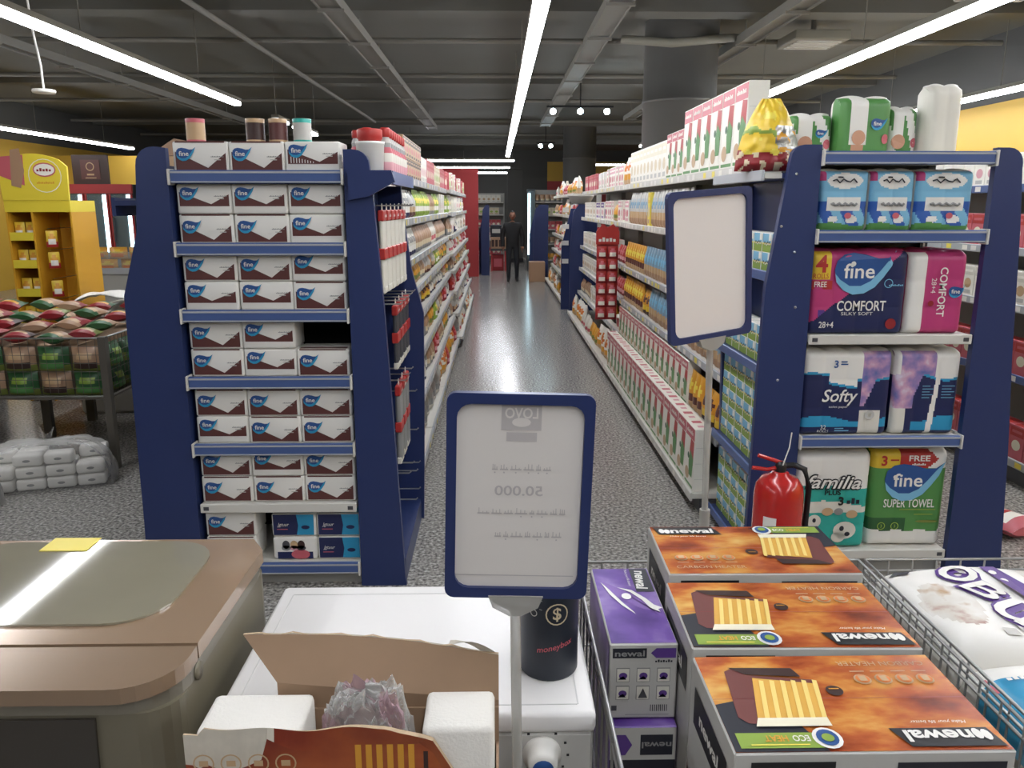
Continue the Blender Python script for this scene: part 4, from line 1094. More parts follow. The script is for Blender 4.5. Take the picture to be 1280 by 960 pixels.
for y in (3.30, 3.41, 3.52, 3.63, 3.74, 3.85): put(HW, 'hanging_pack', 'pack of long white sticks with red band hanging under the blue canopy', 'hanging pack', (-.462 + .03 * (y - 3.3), y, 1.594), PI / 2, 'white stick packs on top row of hooks')
for y in (3.46, 3.59, 3.72, 3.85): put(HD, 'hanging_pack', 'pack of dark skewers with red band hanging on the middle hooks', 'hanging pack', (-.44, y, 1.194), PI / 2, 'dark skewer packs on middle hooks')
for y in (3.4, 3.53, 3.66): put(HT, 'hanging_pack', 'pack of grey skewers with red band hanging on the lower hooks', 'hanging pack', (-.43, y, .854), PI / 2, 'grey skewer packs on lower hooks')
# cow-print cartons on the other wing
def cow():
    w, d, h = .104, .09, .08
    def art(m, f):
        for k in 'FRL':
            F = f[k]
            m.rect(F, .02, .45, .98, .98, 'sky'); m.rect(F, .02, .02, .98, .45, 'grass'); m.rect(F, .02, .42, .98, .5, 'lemon', 2)
            for x, y in ((.25, .5), (.45, .46), (.62, .52), (.78, .5)): m.ell(F, x, y, .006, .007, 'black', 3, 8); m.ell(F, x + .05, y - .06, .006, .004, 'white', 4, 6)
            m.rect(F, .7, .62, .97, .97, 'milk', 2)
    return carton(w, d, h, 'milk', art).mesh('milk_carton')
COW = cow()
for z, rows, nm in ((WZ[0], 4, 'wing floor'), (WZ[1], 5, 'low wing shelf'), (WZ[2], 2, 'middle wing shelf'), (WZ[3], 2, 'high wing shelf')):
    for r in range(rows):
        for c in range(6): put(COW, 'milk_carton', 'small carton with cows on grass, stacked on the ' + nm, 'carton', (1.187, 3.29 + c * .118, z + .0005 + r * .0806), -PI / 2, 'cow-print cartons')
# yellow snack bag on the wing canopy
def snack(u, v):
    q = noise.noise(Vector((6 * u, 6 * v, 2))) * .09
    if v < .26 + q: return 'dkred' if noise.noise(Vector((9 * u, 9 * v, 4))) > -.1 else 'beige'
    if .5 < v + q < .58 and u < .6: return 'grass'
    if u + q > .6 and v < .62: return 'foil' if noise.noise(Vector((7 * u, 9 * v, 9))) > -.15 else 'amber'
    return 'yellow' if q > -.03 else 'lemon'
put(pouch(.26, .285, .17, snack, 40, 44, taper=.72, crinkle=.012).mesh('snack_bag'), 'snack_bag', 'bulging yellow snack bag standing on the white wing canopy', 'snack bag', (1.115, 3.40, WZ[4] + .0135), -.2)
# packs on top of the toilet roll stand
def nappy(w, h, d, lt, logo=True):
    def fr(u, v): return 'white' if (abs(u - .33) < .18 and v > .2) else ('skin' if abs(u - .33) < .14 and v < .45 and v > .1 else 'green') if lt == 0 else ('white' if math.sin(8 * u + 3 * v) > .5 else 'green')
    def art(m, F):
        if logo: swoosh(m, F, .72, .55, h * .3, 3)
        m.ell(F, .86, .3, .015, .02, 'rose', 4); m.ell(F, .33, .32, .03, .03, 'skin', 4)
    return soft_pack(w, d, h, fr, lambda u, v: 'green' if u < .7 else 'white', 2, 1, .004, 20, .03, 'white', art).mesh('nappy_pack')
P1 = nappy(.22, .235, .14, 0); P2 = nappy(.17, .17, .13, 1); P3 = nappy(.13, .2, .12, 1, False)
ZT = RZ[4] + .0005
put(P1, 'nappy_pack', 'large green nappy pack with blue logo standing on top of the roll stand', 'nappy pack', (1.535, 3.52, ZT), .1)
put(P3, 'nappy_pack', 'slim green pack leaning right behind the large green nappy pack', 'nappy pack', (1.722, 3.57, ZT), .05)
m = soft_pack(.14, .14, .285, lambda u, v: 'offwhite', None, 2, 4, .004, 18, .03, 'white').mesh('towel_bundle')
put(m, 'towel_bundle', 'tall plain white roll bundle beside the large green nappy pack', 'roll bundle', (1.872, 3.53, ZT), .05)
for i, (x, y, rz, me, lab) in enumerate([(1.33, 3.55, -.05, P2, 'small green nappy pack between the large one and the snack bag'), (1.36, 4.15, 0, P1, 'green nappy pack standing behind the small green one'), (1.53, 4.3, 0, P3, 'slim green and white pack behind the roll stand top'), (1.32, 4.6, 0, P2, 'small green pack furthest behind the snack bag')]):
    if y > 3.7: continue
    put(me, 'nappy_pack', lab, 'nappy pack', (x, y, ZT), rz)
# jars and bottles on the tissue stand top side
m = MB().lathe([(.001, 0), (.045, 0), (.05, .005), (.056, .11), (.058, .112), (.058, .122), (.001, .122)], 'white', 24)
t = thing('lidded_tub', 'white tub with a red jar lid standing at the blue panel top', 'tub', (-.50, 3.30, 1.7225 + .001))
m.build('tub', t); MB().lathe([(.001, .17), (.046, .17), (.05, .165), (.05, .135), (.046, .13), (.045, .122), (.001, .122)], 'red', 24).build('lid', t)
def bottle():
    t = thing('squeeze_bottle', 'pink-labelled bottle with red cap standing on the blue canopy', 'bottle', (0, 0, 0), 0, 'red-capped bottles on the blue canopy')
    MB().lathe([(.001, 0), (.029, 0), (.031, .01), (.031, .05), (.031, .085), (.023, .108), (.024, .125), (.016, .15)], ['milk', 'milk', 'pink', 'offwhite', 'rose', 'grey', 'ltgrey'], 14).build('body', t)
    MB().lathe([(.02, .148), (.022, .152), (.022, .178), (.018, .185), (.001, .185)], 'red', 14).build('cap', t)
    return t
b0 = bottle(); first = True
for r, x in enumerate((-.453, -.526)):
    for k in range(8):
        p = (x, 3.40 + k * .073, 1.7325 - .0095)
        if first: b0.location = p; first = False
        else: copy_tree(b0, p)
for x in (-.605, -.68):
    for k in range(13): copy_tree(b0, (x, 4.06 + k * .075, 1.7708), None, 'pink-labelled bottle with red cap on the top shelf behind the blue canopy', 'red-capped bottles on the top shelf')
def can(c1, c2):
    return MB().lathe([(.001, 0), (.036, 0), (.037, .004), (.036, .02), (.036, .085), (.037, .1), (.034, .102), (.001, .1)], ['steel', 'steel', c1, c2, c1, 'steel', 'steel'], 18).mesh('food_can')
for i, (x, me, lab) in enumerate([(-1.19, can('rose', 'tan'), 'pinkish food can standing on the tissue packs near the left panel'), (-.955, can('tan', 'dkbrown'), 'copper coloured food can on the tissue packs'), (-.865, can('tan', 'brown'), 'brown food can standing beside the copper coloured one'), (-.77, can('teal', 'ltgrey'), 'greenish food can at the end of the can row')]):
    lab = lab.replace('near the left panel', 'at the outer blue panel')
    put(me, 'food_can', lab, 'can', (x, 3.33, LZ[6] + .106))
# ---------------------------------------------------------------- shelf goods along the aisle
def P2c(a, b, c=None, logo=None):     # two-tone pouch colour function
    def f(u, v):
        if c and .18 < v < .42 and .15 < u < .85: return c
        if logo and ((u - .5) / .32) ** 2 + ((v - .62) / .14) ** 2 < 1: return logo
        return a if v > .35 + .08 * math.sin(5 * u) else b
    return f
def cornflakes(w, d, h):
    def art(m, f):
        F = f['F']
        m.rect(F, .02, .8, .98, .985, 'rose'); m.squig(F, .5, .9, w * .7, .022, 'milk', 3)
        m.pol(F, [(.55, .32), (.9, .4), (.95, .78), (.6, .8), (.5, .6)], 'red', 1); m.pol(F, [(.5, .2), (.85, .2), (.92, .5), (.6, .62), (.45, .42)], 'green', 2); m.ell(F, .3, .2, w * .22, h * .1, 'tan', 2); m.ell(F, .42, .5, w * .1, h * .05, 'dkgreen', 3)
        m.rect(F, .06, .03, .94, .07, 'green', 1)
        for k in 'LR':
            for q in (.2, .45, .7): m.rect(f[k], .08, q, .92, q + .004, 'ltgrey')
        m.rect(f['T'], .1, .2, .35, .8, 'rose'); m.rect(f['T'], .6, .3, .8, .7, 'pink')
    return carton(w, d, h, 'milk', art)
def plainbox(w, d, h, base, c1, c2, c3):
    def art(m, f):
        F = f['F']
        m.rect(F, .03, .68, .97, .95, c1); m.ell(F, .5, .42, w * .3, h * .16, c2); m.rect(F, .2, .08, .8, .2, c3); m.rect(F, .15, .78, .85, .86, base, 2)
        m.rect(f['T'], .1, .1, .9, .9, c1); 
        for k in 'LR': m.rect(f[k], .1, .1, .9, .6, c1)
    return carton(w, d, h, base, art)
KIND = {}
def kind(key, name, cat, desc, m): KIND[key] = (m.mesh(name), name, cat, desc, max(v[0] for v in m.v) - min(v[0] for v in m.v), max(v[1] for v in m.v) - min(v[1] for v in m.v))
kind('cf', 'cereal_box', 'cereal box', 'white cereal box with red top and green rooster', cornflakes(.195, .085, .345))
kind('cfs', 'cereal_box', 'cereal box', 'smaller white cereal box with red top and green rooster', cornflakes(.17, .08, .27))
kind('cft', 'cereal_box', 'cereal box', 'tall white cereal box with red corner and green rooster', cornflakes(.218, .10, .40))
kind('cfm', 'cereal_box', 'cereal box', 'pale cereal box with green rooster beside the tall ones', cornflakes(.17, .09, .30))
kind('wb', 'cereal_box', 'cereal box', 'cream cereal box with pale print', plainbox(.15, .08, .27, 'milk', 'cream', 'beige', 'ltgrey'))
kind('bp', 'biscuit_pouch', 'pouch', 'blue and brown biscuit pouch', pouch(.1, .235, .06, P2c('steelblue', 'kraft', 'tan', 'sky')))
kind('yp', 'snack_pouch', 'pouch', 'yellow and brown snack pouch', pouch(.1, .23, .06, P2c('amber', 'tan', 'brown', 'lemon')))
kind('bp2', 'coffee_pouch', 'pouch', 'grey-blue pouch with brown lower half', pouch(.1, .27, .06, P2c('ltgrey', 'kraft', 'tan', 'steelblue')))
kind('cof', 'coffee_pouch', 'pouch', 'brown and silver coffee pouch', pouch(.13, .25, .08, P2c('tan', 'kraft', 'dkbrown', 'ltgrey')))
kind('yd', 'carton', 'carton', 'slim yellow carton', plainbox(.09, .07, .26, 'lemon', 'yellow', 'beige', 'tan'))
kind('choc', 'chocolate_pouch', 'pouch', 'golden yellow and brown chocolate pouch', pouch(.13, .2, .08, P2c('amber', 'dkbrown', 'yellow', 'brown')))
kind('pbox', 'carton', 'carton', 'purple and white carton', plainbox(.14, .08, .2, 'milk', 'purple', 'pink', 'violet'))
kind('pkbox', 'carton', 'carton', 'pink and white carton', plainbox(.14, .08, .21, 'milk', 'pink', 'rose', 'pink'))
kind('wbox', 'carton', 'carton', 'plain white and tan carton', plainbox(.13, .08, .2, 'milk', 'offwhite', 'tan', 'ltgrey'))
kind('rbag', 'sweet_pouch', 'pouch', 'red sweet pouch', pouch(.14, .17, .08, P2c('red', 'dkred', 'pink', 'rose')))
kind('obag', 'spice_bag', 'pouch', 'orange spice bag', pouch(.13, .17, .08, P2c('amber', 'tan', 'olive')))
kind('wbag', 'grain_bag', 'pouch', 'white grain bag with red print', pouch(.15, .19, .09, P2c('offwhite', 'milk', 'rose')))
kind('gbag', 'tea_pouch', 'pouch', 'light green pouch', pouch(.13, .19, .07, P2c('lime', 'grass', 'milk', 'lemon')))
kind('kbag', 'nut_bag', 'pouch', 'brown-grey nut bag', pouch(.13, .18, .08, P2c('kraft', 'grey', 'beige')))
kind('nbag', 'pasta_pouch', 'pouch', 'navy and white pouch', pouch(.14, .18, .08, P2c('offwhite', 'navy', 'white', 'grey')))
kind('sbag', 'seed_bag', 'pouch', 'clear-white spice bag with brown seeds', pouch(.14, .18, .09, P2c('ltgrey', 'brown', 'tan')))
kind('wr', 'carton', 'carton', 'white carton with red foot', plainbox(.12, .08, .2, 'milk', 'offwhite', 'pink', 'red'))
kind('wp', 'carton', 'carton', 'white and pale pink carton', plainbox(.12, .08, .19, 'milk', 'white', 'pink', 'ltgrey'))
kind('rb', 'carton', 'carton', 'red carton with white panel', plainbox(.13, .1, .2, 'rose', 'red', 'cream', 'rose'))
kind('cb', 'carton', 'carton', 'cream carton with green print', plainbox(.14, .1, .19, 'cream', 'beige', 'lime', 'tan'))
kind('crate', 'carton', 'carton', 'tan carton with dark window grid', plainbox(.14, .1, .125, 'tan', 'dkbrown', 'rose', 'dkbrown'))
kind('noodle', 'snack_bag', 'pouch', 'big orange and yellow snack bag', pouch(.2, .27, .11, P2c('milk', 'tan', 'amber', 'orange')))
kind('silver', 'rice_bag', 'pouch', 'silver striped rice bag', pouch(.24, .24, .13, P2c('foil', 'offwhite', 'grey')))
kind('redtub', 'tub', 'tub', 'small round red tub', MB().lathe([(.001, 0), (.045, 0), (.055, .09), (.058, .1), (.001, .1)], ['rose', 'red', 'milk', 'milk'], 14))
RANK = ['bottom', 'second lowest', 'third lowest', 'fourth lowest', 'fifth', 'sixth', 'seventh', 'top']
STUFF = {}
def fill(side, levels, li, y0, y1, seq, where, setback=.02, jit=.0, tilt=0.0, stuff=None, gap=.004):
    """line goods up along one shelf; seq: (kind, y_end) pieces. With stuff, everything goes into one joined heap"""
    z, xe, _ = levels[li]
    y = y0
    setback = max(setback, .018)
    room = levels[li + 1][0] - .048 - z if li + 1 < len(levels) else 9
    rank = RANK[li] if li < len(levels) - 1 else 'top'
    for key, ye in seq:
        me, name, cat, desc, w, d = KIND[key]
        hgt = max(v.co.z for v in me.vertices)
        sz = 1 if hgt < room or (li == 0 and key == 'cf') else room / hgt
        ye = min(ye, y1)
        while y + w <= ye + .001:
            tl = random.uniform(-tilt, tilt)
            x = xe - side * (setback + d / 2 + abs(tl) * w * .5 + random.uniform(0, jit))
            rz = side * PI / 2 + tl
            w2 = w + abs(tl) * d
            p = (x, y + w2 / 2, z + .0008)
            if stuff is not None:
                M = Matrix.Translation(p) @ Matrix.Rotation(rz, 4, 'Z') @ Matrix.Diagonal((1, 1, sz, 1))
                stuff.add([v.co for v in me.vertices], [tuple(q.vertices) for q in me.polygons], [me.materials[q.material_index].name for q in me.polygons], True, M)
            else:
                o = put(me, name, desc + ' on ' + rank + ' shelf ' + where, cat, p, rz, 'row of: ' + desc + ' ' + where)
                o.scale = (1, 1, sz)
            y += w2 + gap + random.uniform(0, jit * .3)
def mixed(keys, y0, y1, a=.25, b=.55):
    out = []; y = y0; last = None
    while y < y1:
        k = random.choice([q for q in keys if q != last]); last = k
        y += random.uniform(a, b); out.append((k, y))
    return out
def heap(mb, name, label, cat):
    c = Vector((0, 0, 0))
    o = mb.build(name); tag(o, label, cat); o['kind'] = 'stuff'
A = 'opposite spices'
fill(-1, CEREAL, 0, 4.03, 7.58, [('cf', 7.6)], A, .01)
fill(-1, CEREAL, 1, 4.03, 7.56, [('choc', 4.45), ('yp', 4.75), ('cfs', 7.6)], A, .015)
fill(-1, CEREAL, 2, 4.03, 7.56, [('bp', 6.35), ('choc', 6.65), ('yp', 7.6)], A, .02, .008, .04)
fill(-1, CEREAL, 3, 4.03, 7.56, [('bp', 6.6), ('yp', 7.6)], A, .02, .008, .04)
fill(-1, CEREAL, 4, 4.03, 7.56, [('cof', 5.2), ('bp2', 6.45), ('yd', 6.56), ('bp2', 7.6)], A, .02, .008, .04)
fill(-1, CEREAL, 5, 4.02, 7.56, [('cft', 5.38), ('cfm', 5.9), ('wb', 7.6)], A, .015)
Bv = [(z, x + .02 if i else x, r) for i, (z, x, r) in enumerate(CEREAL)]
Bw = 'near the red display'
fill(-1, Bv, 0, 7.7, 11.55, [('noodle', 8.6), ('obag', 9.3), ('wbag', 10.2), ('noodle', 11.6)], Bw, .03, .03, .25)
fill(-1, Bv, 1, 7.7, 11.55, [('redtub', 8.2), ('choc', 8.6), ('rbag', 9.4), ('wbox', 10.3), ('kbag', 11.6)], Bw, .03, .02, .1)
fill(-1, Bv, 2, 7.7, 11.55, [('rbag', 8.4), ('cof', 9.2), ('wbox', 11.6)], Bw, .03, .01, .05)
fill(-1, Bv, 3, 7.7, 11.55, [('rbag', 8.3), ('pkbox', 9.0), ('pbox', 9.7), ('wbox', 11.6)], Bw, .03, .01, .05)
fill(-1, Bv, 4, 7.7, 11.55, [('pkbox', 8.4), ('obag', 8.8), ('pkbox', 9.6), ('pbox', 10.3), ('wbox', 11.6)], Bw, .03, .02, .08)
fill(-1, Bv, 5, 7.7, 11.55, [('noodle', 8.3), ('pkbox', 9.4), ('wp', 10.2), ('rb', 11.6)], Bw, .02, .02, .05)
Cw = 'past the far blue panels'
st = MB()
for li in range(6): fill(-1, CEREAL, li, 12.8, 17.15, mixed(['noodle', 'sbag', 'wbag', 'obag', 'kbag', 'rbag'], 12.8, 17.2), Cw, .0, .06, .4, st)
heap(st, 'mixed_bags', 'mixed bags crammed on the shelves past the far pair of blue panels', 'bags')
Dw = 'facing the cereals'
fill(1, SPICE, 7, 5.06, 8.95, [('crate', 6.35), ('wp', 6.8), ('rb', 7.6), ('cb', 8.3), ('rb', 9.0)], Dw, .015)
fill(1, SPICE, 6, 4.03, 8.95, [('wp', 4.75), ('nbag', 5.5), ('sbag', 5.9), ('gbag', 7.0), ('kbag', 7.6), ('gbag', 8.2), ('wp', 9)], Dw, .02, .01, .08)
fill(1, SPICE, 5, 4.03, 8.95, [('wr', 4.95), ('nbag', 5.7), ('kbag', 7.0), ('wbag', 7.6), ('kbag', 9)], Dw, .02, .01, .08)
fill(1, SPICE, 4, 4.03, 8.95, [('wbag', 4.35), ('nbag', 4.75)] + mixed(['obag', 'gbag', 'sbag', 'kbag', 'choc'], 4.75, 9), Dw, .02, .02, .12)
fill(1, SPICE, 3, 4.03, 8.95, [('rbag', 4.2), ('wbag', 4.6)] + mixed(['sbag', 'obag', 'kbag', 'nbag', 'choc', 'rbag'], 4.6, 9), Dw, .0, .03, .2)
fill(1, SPICE, 2, 4.03, 8.95, [('rbag', 4.25), ('wbag', 4.5)] + mixed(['gbag', 'sbag', 'obag', 'nbag', 'kbag', 'rbag'], 4.5, 9), Dw, .0, .03, .2)
fill(1, SPICE, 1, 4.03, 8.95, [('wbag', 4.4), ('gbag', 4.7)] + mixed(['sbag', 'silver', 'nbag', 'rbag', 'kbag', 'obag'], 4.7, 9), Dw, .0, .03, .2)
fill(1, SPICE, 0, 4.03, 8.95, [('noodle', 5.2), ('silver', 6.4)] + mixed(['obag', 'nbag', 'sbag', 'noodle', 'rbag'], 6.4, 9), Dw, .0, .03, .2)
Ew = 'by the red panel'
S2 = [(z, x + .04, r) for z, x, r in SPICE]
pal = [['noodle', 'silver', 'wbag'], ['wbag', 'sbag', 'nbag'], ['sbag', 'rbag', 'wbag'], ['obag', 'sbag', 'kbag'], ['obag', 'rbag', 'wbag'], ['wp', 'nbag', 'kbag'], ['wp', 'pbox', 'gbag'], ['rb', 'cb', 'pkbox']]
st = MB()
for li in range(8): fill(1, S2, li, 9.15, 13.55, mixed(pal[li], 9.15, 13.6), Ew, .0, .04, .2, st)
heap(st, 'mixed_bags', 'mixed bags and cartons packed on the shelves next to the red end panel', 'bags')
# second layer of crates on the top shelf
for k in range(8):
    me, name, cat, desc, w, d = KIND['crate']
    put(me, name, desc + ' stacked on another on the top shelf facing the cereals', cat, (SPICE[7][1] - .015 - d / 2, 5.06 + w / 2 + k * (w + .004), 1.77 + .1265), PI / 2, 'stacked tan cartons on the top shelf')
# red hanging display at the joint of the two runs, turned towards the shop front
t = thing('hanging_display', 'red cardboard display of red sweets hanging off the shelf ends', 'display', (1.052, 7.70, 0))
MB().box(-.10, .105, .012, .02, .52, 1.40, 'wall_red').build('back_card', t)
MB().prism([(-.11, 1.24), (.11, 1.24), (.11, 1.36), (.05, 1.43), (0, 1.40), (-.05, 1.43), (-.11, 1.36)], 'y', -.005, .011, 'red').build('header', t)
hd = MB(); hd.squig(Frame((-.11, -.0055, 1.24), (1, 0, 0), (0, 0, 1), .22, .15), .5, .3, .17, .04, 'white', 1); hd.build('lettering', t)
pk = pouch(.095, .112, .045, P2c('red', 'dkred', 'milk', 'rose'), 6, 6).mesh('sweet_bag')
for r in range(6):
    for c in range(2): put(pk, 'sweet_bag', 'small red sweet bag on the red hanging display', 'sweet bag', (1.052 - .05 + c * .1, 7.687, .53 + r * .116), 0, 'red sweet bags on the hanging display')
# grey basin on the far wing
t = put(MB().lathe([(.001, 0), (.14, 0), (.19, .1), (.2, .105), (.2, .12), (.18, .12), (.13, .02), (.001, .02)], 'ltgrey', 24).mesh('plastic_basin'), 'plastic_basin', 'stack of pale grey basins on top of the far blue panels', 'basin', (1.25, 12.2, 1.63))

# ---------------------------------------------------------------- open area beyond the tissue stand
# mesh cage table full of bags
t = thing('mesh_cage', 'grey steel mesh cage on legs heaped with green and red packets', 'cage', (-3.38, 5.4, 0))
X, Y0, Y1, z0, z1 = 1.0, -.59, .59, .46, .83
for x, y, za in ((X, Y0, 0), (-X, Y0, 0), (X, Y1, 0), (-X, Y1, 0)): MB().box(x - .022, x + .022, y - .022, y + .022, za, z1, 'dull_steel').build('post', t)
for x, y in ((.22, .1), (.29, .56)): MB().box(x - .03, x + .03, y - .02, y + .02, 0, z0 - .01, 'dull_steel').build('leg', t)
for a, b in (((-X, Y0), (X, Y0)), ((X, Y0), (X, Y1)), ((X, Y1), (-X, Y1)), ((-X, Y1), (-X, Y0))):
    p = MB(); L = (Vector(b) - Vector(a)).length; n = round(L / .05)
    for k in range(n + 1):
        q = Vector(a).lerp(Vector(b), k / n); p.tube([(q.x, q.y, z0), (q.x, q.y, z1 - .01)], .0018, 'dull_steel', 4, caps=False)
    for k in range(8):
        z = z0 + (z1 - .01 - z0) * k / 7; p.tube([(a[0], a[1], z), (b[0], b[1], z)], .0018 if 0 < k < 7 else .006, 'dull_steel' if 0 < k < 7 else 'steel', 5)
    p.build('mesh_side', t)
MB().box(-X, X, Y0, Y1, z0 - .02, z0 - .004, 'dull_steel').build('cage_floor', t)
GB = pouch(.2, .15, .12, P2c('dkgreen', 'olive', 'green', 'grass'), 8, 8).mesh('packet')
RB = pouch(.2, .15, .12, P2c('olive', 'dkred', 'tan', 'red'), 8, 8).mesh('packet')
TB = pouch(.2, .15, .12, P2c('kraft', 'olive', 'dkbrown', 'tan'), 8, 8).mesh('packet')
desc = {GB: 'dark green packet with pale stripe', RB: 'red and green packet', TB: 'tan and brown packet'}
for r in range(2):
    for c in range(9):
        me = (GB, GB, RB, TB, GB)[(c * 2 + r) % 5] if c > 3 else TB if (c + r) % 2 else GB
        put(me, 'packet', desc[me] + ' standing behind the cage mesh', 'packet', (-2.52 - c * .205, 4.89, z0 - .003 + r * .152), random.uniform(-.06, .06), 'packets in the mesh cage')
for k in range(9):
    put(GB, 'packet', 'dark green packet with pale stripe along the cage end', 'packet', (-2.46, 5.06 + (k % 4) * .21, z0 - .003 + (k // 4) * .152), PI / 2, 'packets in the mesh cage') if k < 8 else None
# layer of flat packets on top
FL = []
PN = []
for ca, cb, cc, nm in (('dkred', 'kraft', 'tan', 'dark red'), ('olive', 'dkred', 'tan', 'olive'), ('kraft', 'dkgreen', 'tan', 'brown and green'), ('dkgreen', 'dkred', 'amber', 'green and red'), ('dkbrown', 'dkred', 'tan', 'brown and dark red')):
    FL.append(pouch(.15, .19, .07, P2c(ca, cb, cc), 8, 8).mesh('packet')); PN.append(nm)
for r in range(5):
    for c in range(9):
        q = random.randrange(5)
        put(FL[q], 'packet', PN[q] + ' packet lying flat on top of the cage heap', 'packet', (-2.52 - c * .205 + random.uniform(-.012, .012), 4.86 + r * .217, z0 + .347 + .035 * r * (r < 4) + random.uniform(0, .03)), (-PI / 2 + random.uniform(-.04, .1), random.uniform(-.15, .15), random.uniform(-.22, .22)), 'packets lying on the cage heap')
m = bx('filler_carton', -4.3, -2.62, 4.97, 5.95, z0 - .002, z0 + .29, 'cardboard'); tag(m, 'flat brown carton tray buried under the packets in the cage', 'carton')
# white sheet beyond
def sheet(u, v):
    return Vector(((u - .5) * 1.15, (v - .5) * .9, .062 + .05 * math.sin(5 * u + 2 * v) * math.sin(4 * v + 1) + .04 * abs(math.sin(9 * u - 3 * v))))
# chest freezer with food further back
t = thing('chest_freezer', 'low open chest freezer with packed food and white cloth on it', 'freezer', (-2.7, 6.62, 0))
MB().box(-.58, .6, -.45, .5, 0, .76, 'shelf_white', .02).build('body', t)
MB().box(-.6, .62, -.47, .53, .76, .80, 'ltgrey', .01).build('rim', t)
o = MB().grid(24, 16, sheet, 'white').grid(24, 16, lambda u, v: sheet(u, v) - Vector((0, 0, .006)), 'white', flip=True).build('plastic_sheet', None, (-2.7, 6.62, .802)); tag(o, 'crumpled white plastic sheet lying over the chest freezer', 'sheet')
t = thing('display_freezer', 'glass-edged display counter of yellow food beneath the drinks coolers', 'display counter', (-4.9, 11.2, 0))
MB().box(-1.3, 1.3, -.5, .5, 0, .72, 'shelf_grey', .02).build('body', t); MB().box(-1.32, 1.32, -.52, -.49, .72, .80, 'rail_grey').build('front_rail', t); MB().box(-1.32, 1.32, .49, .52, .72, .95, 'rail_grey').build('back_rail', t); MB().box(-1.3, 1.3, -.3, -.29, .8, 1.0, 'door_glass').build('glass_screen', t)
CP = pouch(.26, .16, .14, P2c('amber', 'tan', 'orange', 'yellow'), 6, 6).mesh('snack_bag')
for k in range(9): put(CP, 'snack_bag', 'yellow snack bag heaped on the glass-edged counter', 'snack bag', (-5.9 + k * .27, 11.25 + .05 * (k % 2), .721), 0, 'snack bags on the counter')
for k in range(8): put(CP, 'snack_bag', 'yellow snack bag heaped on the glass-edged counter', 'snack bag', (-5.76 + k * .27, 11.27, .883), 0, 'snack bags on the counter')
# yellow snack stand
t = thing('snack_stand', 'tall yellow cardboard snack stand with arched printed header', 'display stand', (-3.66, 6.75, 0), .0)
w = .26
MB().box(-w, -w + .015, -.15, .25, 0, 1.549, 'stand_yellow').build('side_panel', t); MB().box(w - .015, w, -.15, .25, 0, 1.549, 'stand_yellow').build('side_panel', t)
MB().box(-w + .015, w - .015, .235, .25, 0, 1.549, 'stand_yellow').build('back_panel', t); MB().box(-.06, -.045, -.15, .235, 0, 1.549, 'stand_yellow').build('divider', t)
MB().box(-w, w, -.155, .25, 1.55, 1.64, 'stand_lemon').build('top_band', t)
for z in (.12, .45, .66, .89, 1.12, 1.34):
    s = MB().box(-w + .015, -.06, -.14, .235, z - .012, z, 'stand_yellow').build('shelf', t)
    MB().box(-w + .015, -.06, -.158, -.141, z - .015, z + .05, 'stand_lemon').build('shelf_lip', s)
hp = [(-w, 1.641), (w, 1.641), (w + .01, 1.9)] + [(w - .05 - k * .06, 1.93 + .07 * math.sin(PI * (k + 1) / 9)) for k in range(7)] + [(-w - .01, 1.98)]
hd = MB().prism(hp, 'y', -.16, -.14, 'stand_lemon').build('header', t)
f = Frame((-w, -.16, 1.64), (1, 0, 0), (0, 0, 1), 2 * w, .38)
g = MB().pol(f, [(.0, .5), (.36, .3), (.38, .92), (0, .88)], 'rose', 1).ell(f, .68, .62, .09, .055, 'rose', 2).ell(f, .68, .62, .08, .045, 'milk', 3).pol(f, [(.16, .3), (.3, .25), (.38, .6), (.34, 1.05), (.2, 1.02), (.18, .7)], 'kraft', 2)
g.squig(f, .68, .62, .12, .025, 'dkred', 4); g.squig(f, .68, .36, .14, .016, 'amber', 2); g.ring(f, .68, .5, .13, .006, 'milk', 2); g.build('header_print', t)
SP = pouch(.085, .13, .05, P2c('yellow', 'red', 'milk', 'amber'), 6, 6).mesh('snack_packet')
for z in (.45, .66, .89, 1.12, 1.34):
    for c in range(2): put(SP, 'snack_packet', 'red and yellow snack packet on the yellow stand shelf', 'snack packet', (-3.66 - .195 + c * .088, 6.66, z + .0008), 0, 'snack packets on the yellow stand')
for z, n in ((1.42, 1), (1.25, 1), (1.02, 1), (.85, 1)):
    p = MB().box(-.004, .004, -.2, .2, -.003, .003, 'steel').mesh('peg')
    link(p, 'peg', t, (.06, .05, z))
    put(SP, 'snack_packet', 'snack packet hanging on a peg inside the yellow stand', 'snack packet', (-3.66 + .06, 6.64, z - .148), .5, 'snack packets hanging in the yellow stand')
# black counter at the stand's side, orange carton, brown board
t = thing('black_counter', 'black counter block beside the yellow snack stand', 'counter', (-4.55, 6.4, 0))
MB().box(-.42, .38, -.3, .3, 0, .80, 'black', .01).build('body', t); MB().box(-.44, .40, -.32, .32, .8, .83, 'dkgrey', .005).build('top', t)
t = thing('orange_carton', 'orange brown carton with a peaked lid behind the outer blue panel', 'carton', (-1.72, 4.6, 0))
MB().box(-.14, .14, -.12, .12, 1.62, 1.86, 'tan', .004).build('body', t); MB().prism([(-.14, 1.862), (.14, 1.862), (0, 1.95)], 'y', -.12, .12, 'kraft').build('lid', t)
t2 = thing('cabinet', 'tall dark cabinet carrying the orange brown carton', 'cabinet', (-1.75, 4.6, 0))
MB().box(-.18, .2, -.2, .2, 0, 1.6, 'panel_blue', .005).build('body', t2); MB().box(-.2, .22, -.22, .22, 1.602, 1.619, 'rail_blue').build('top', t2)
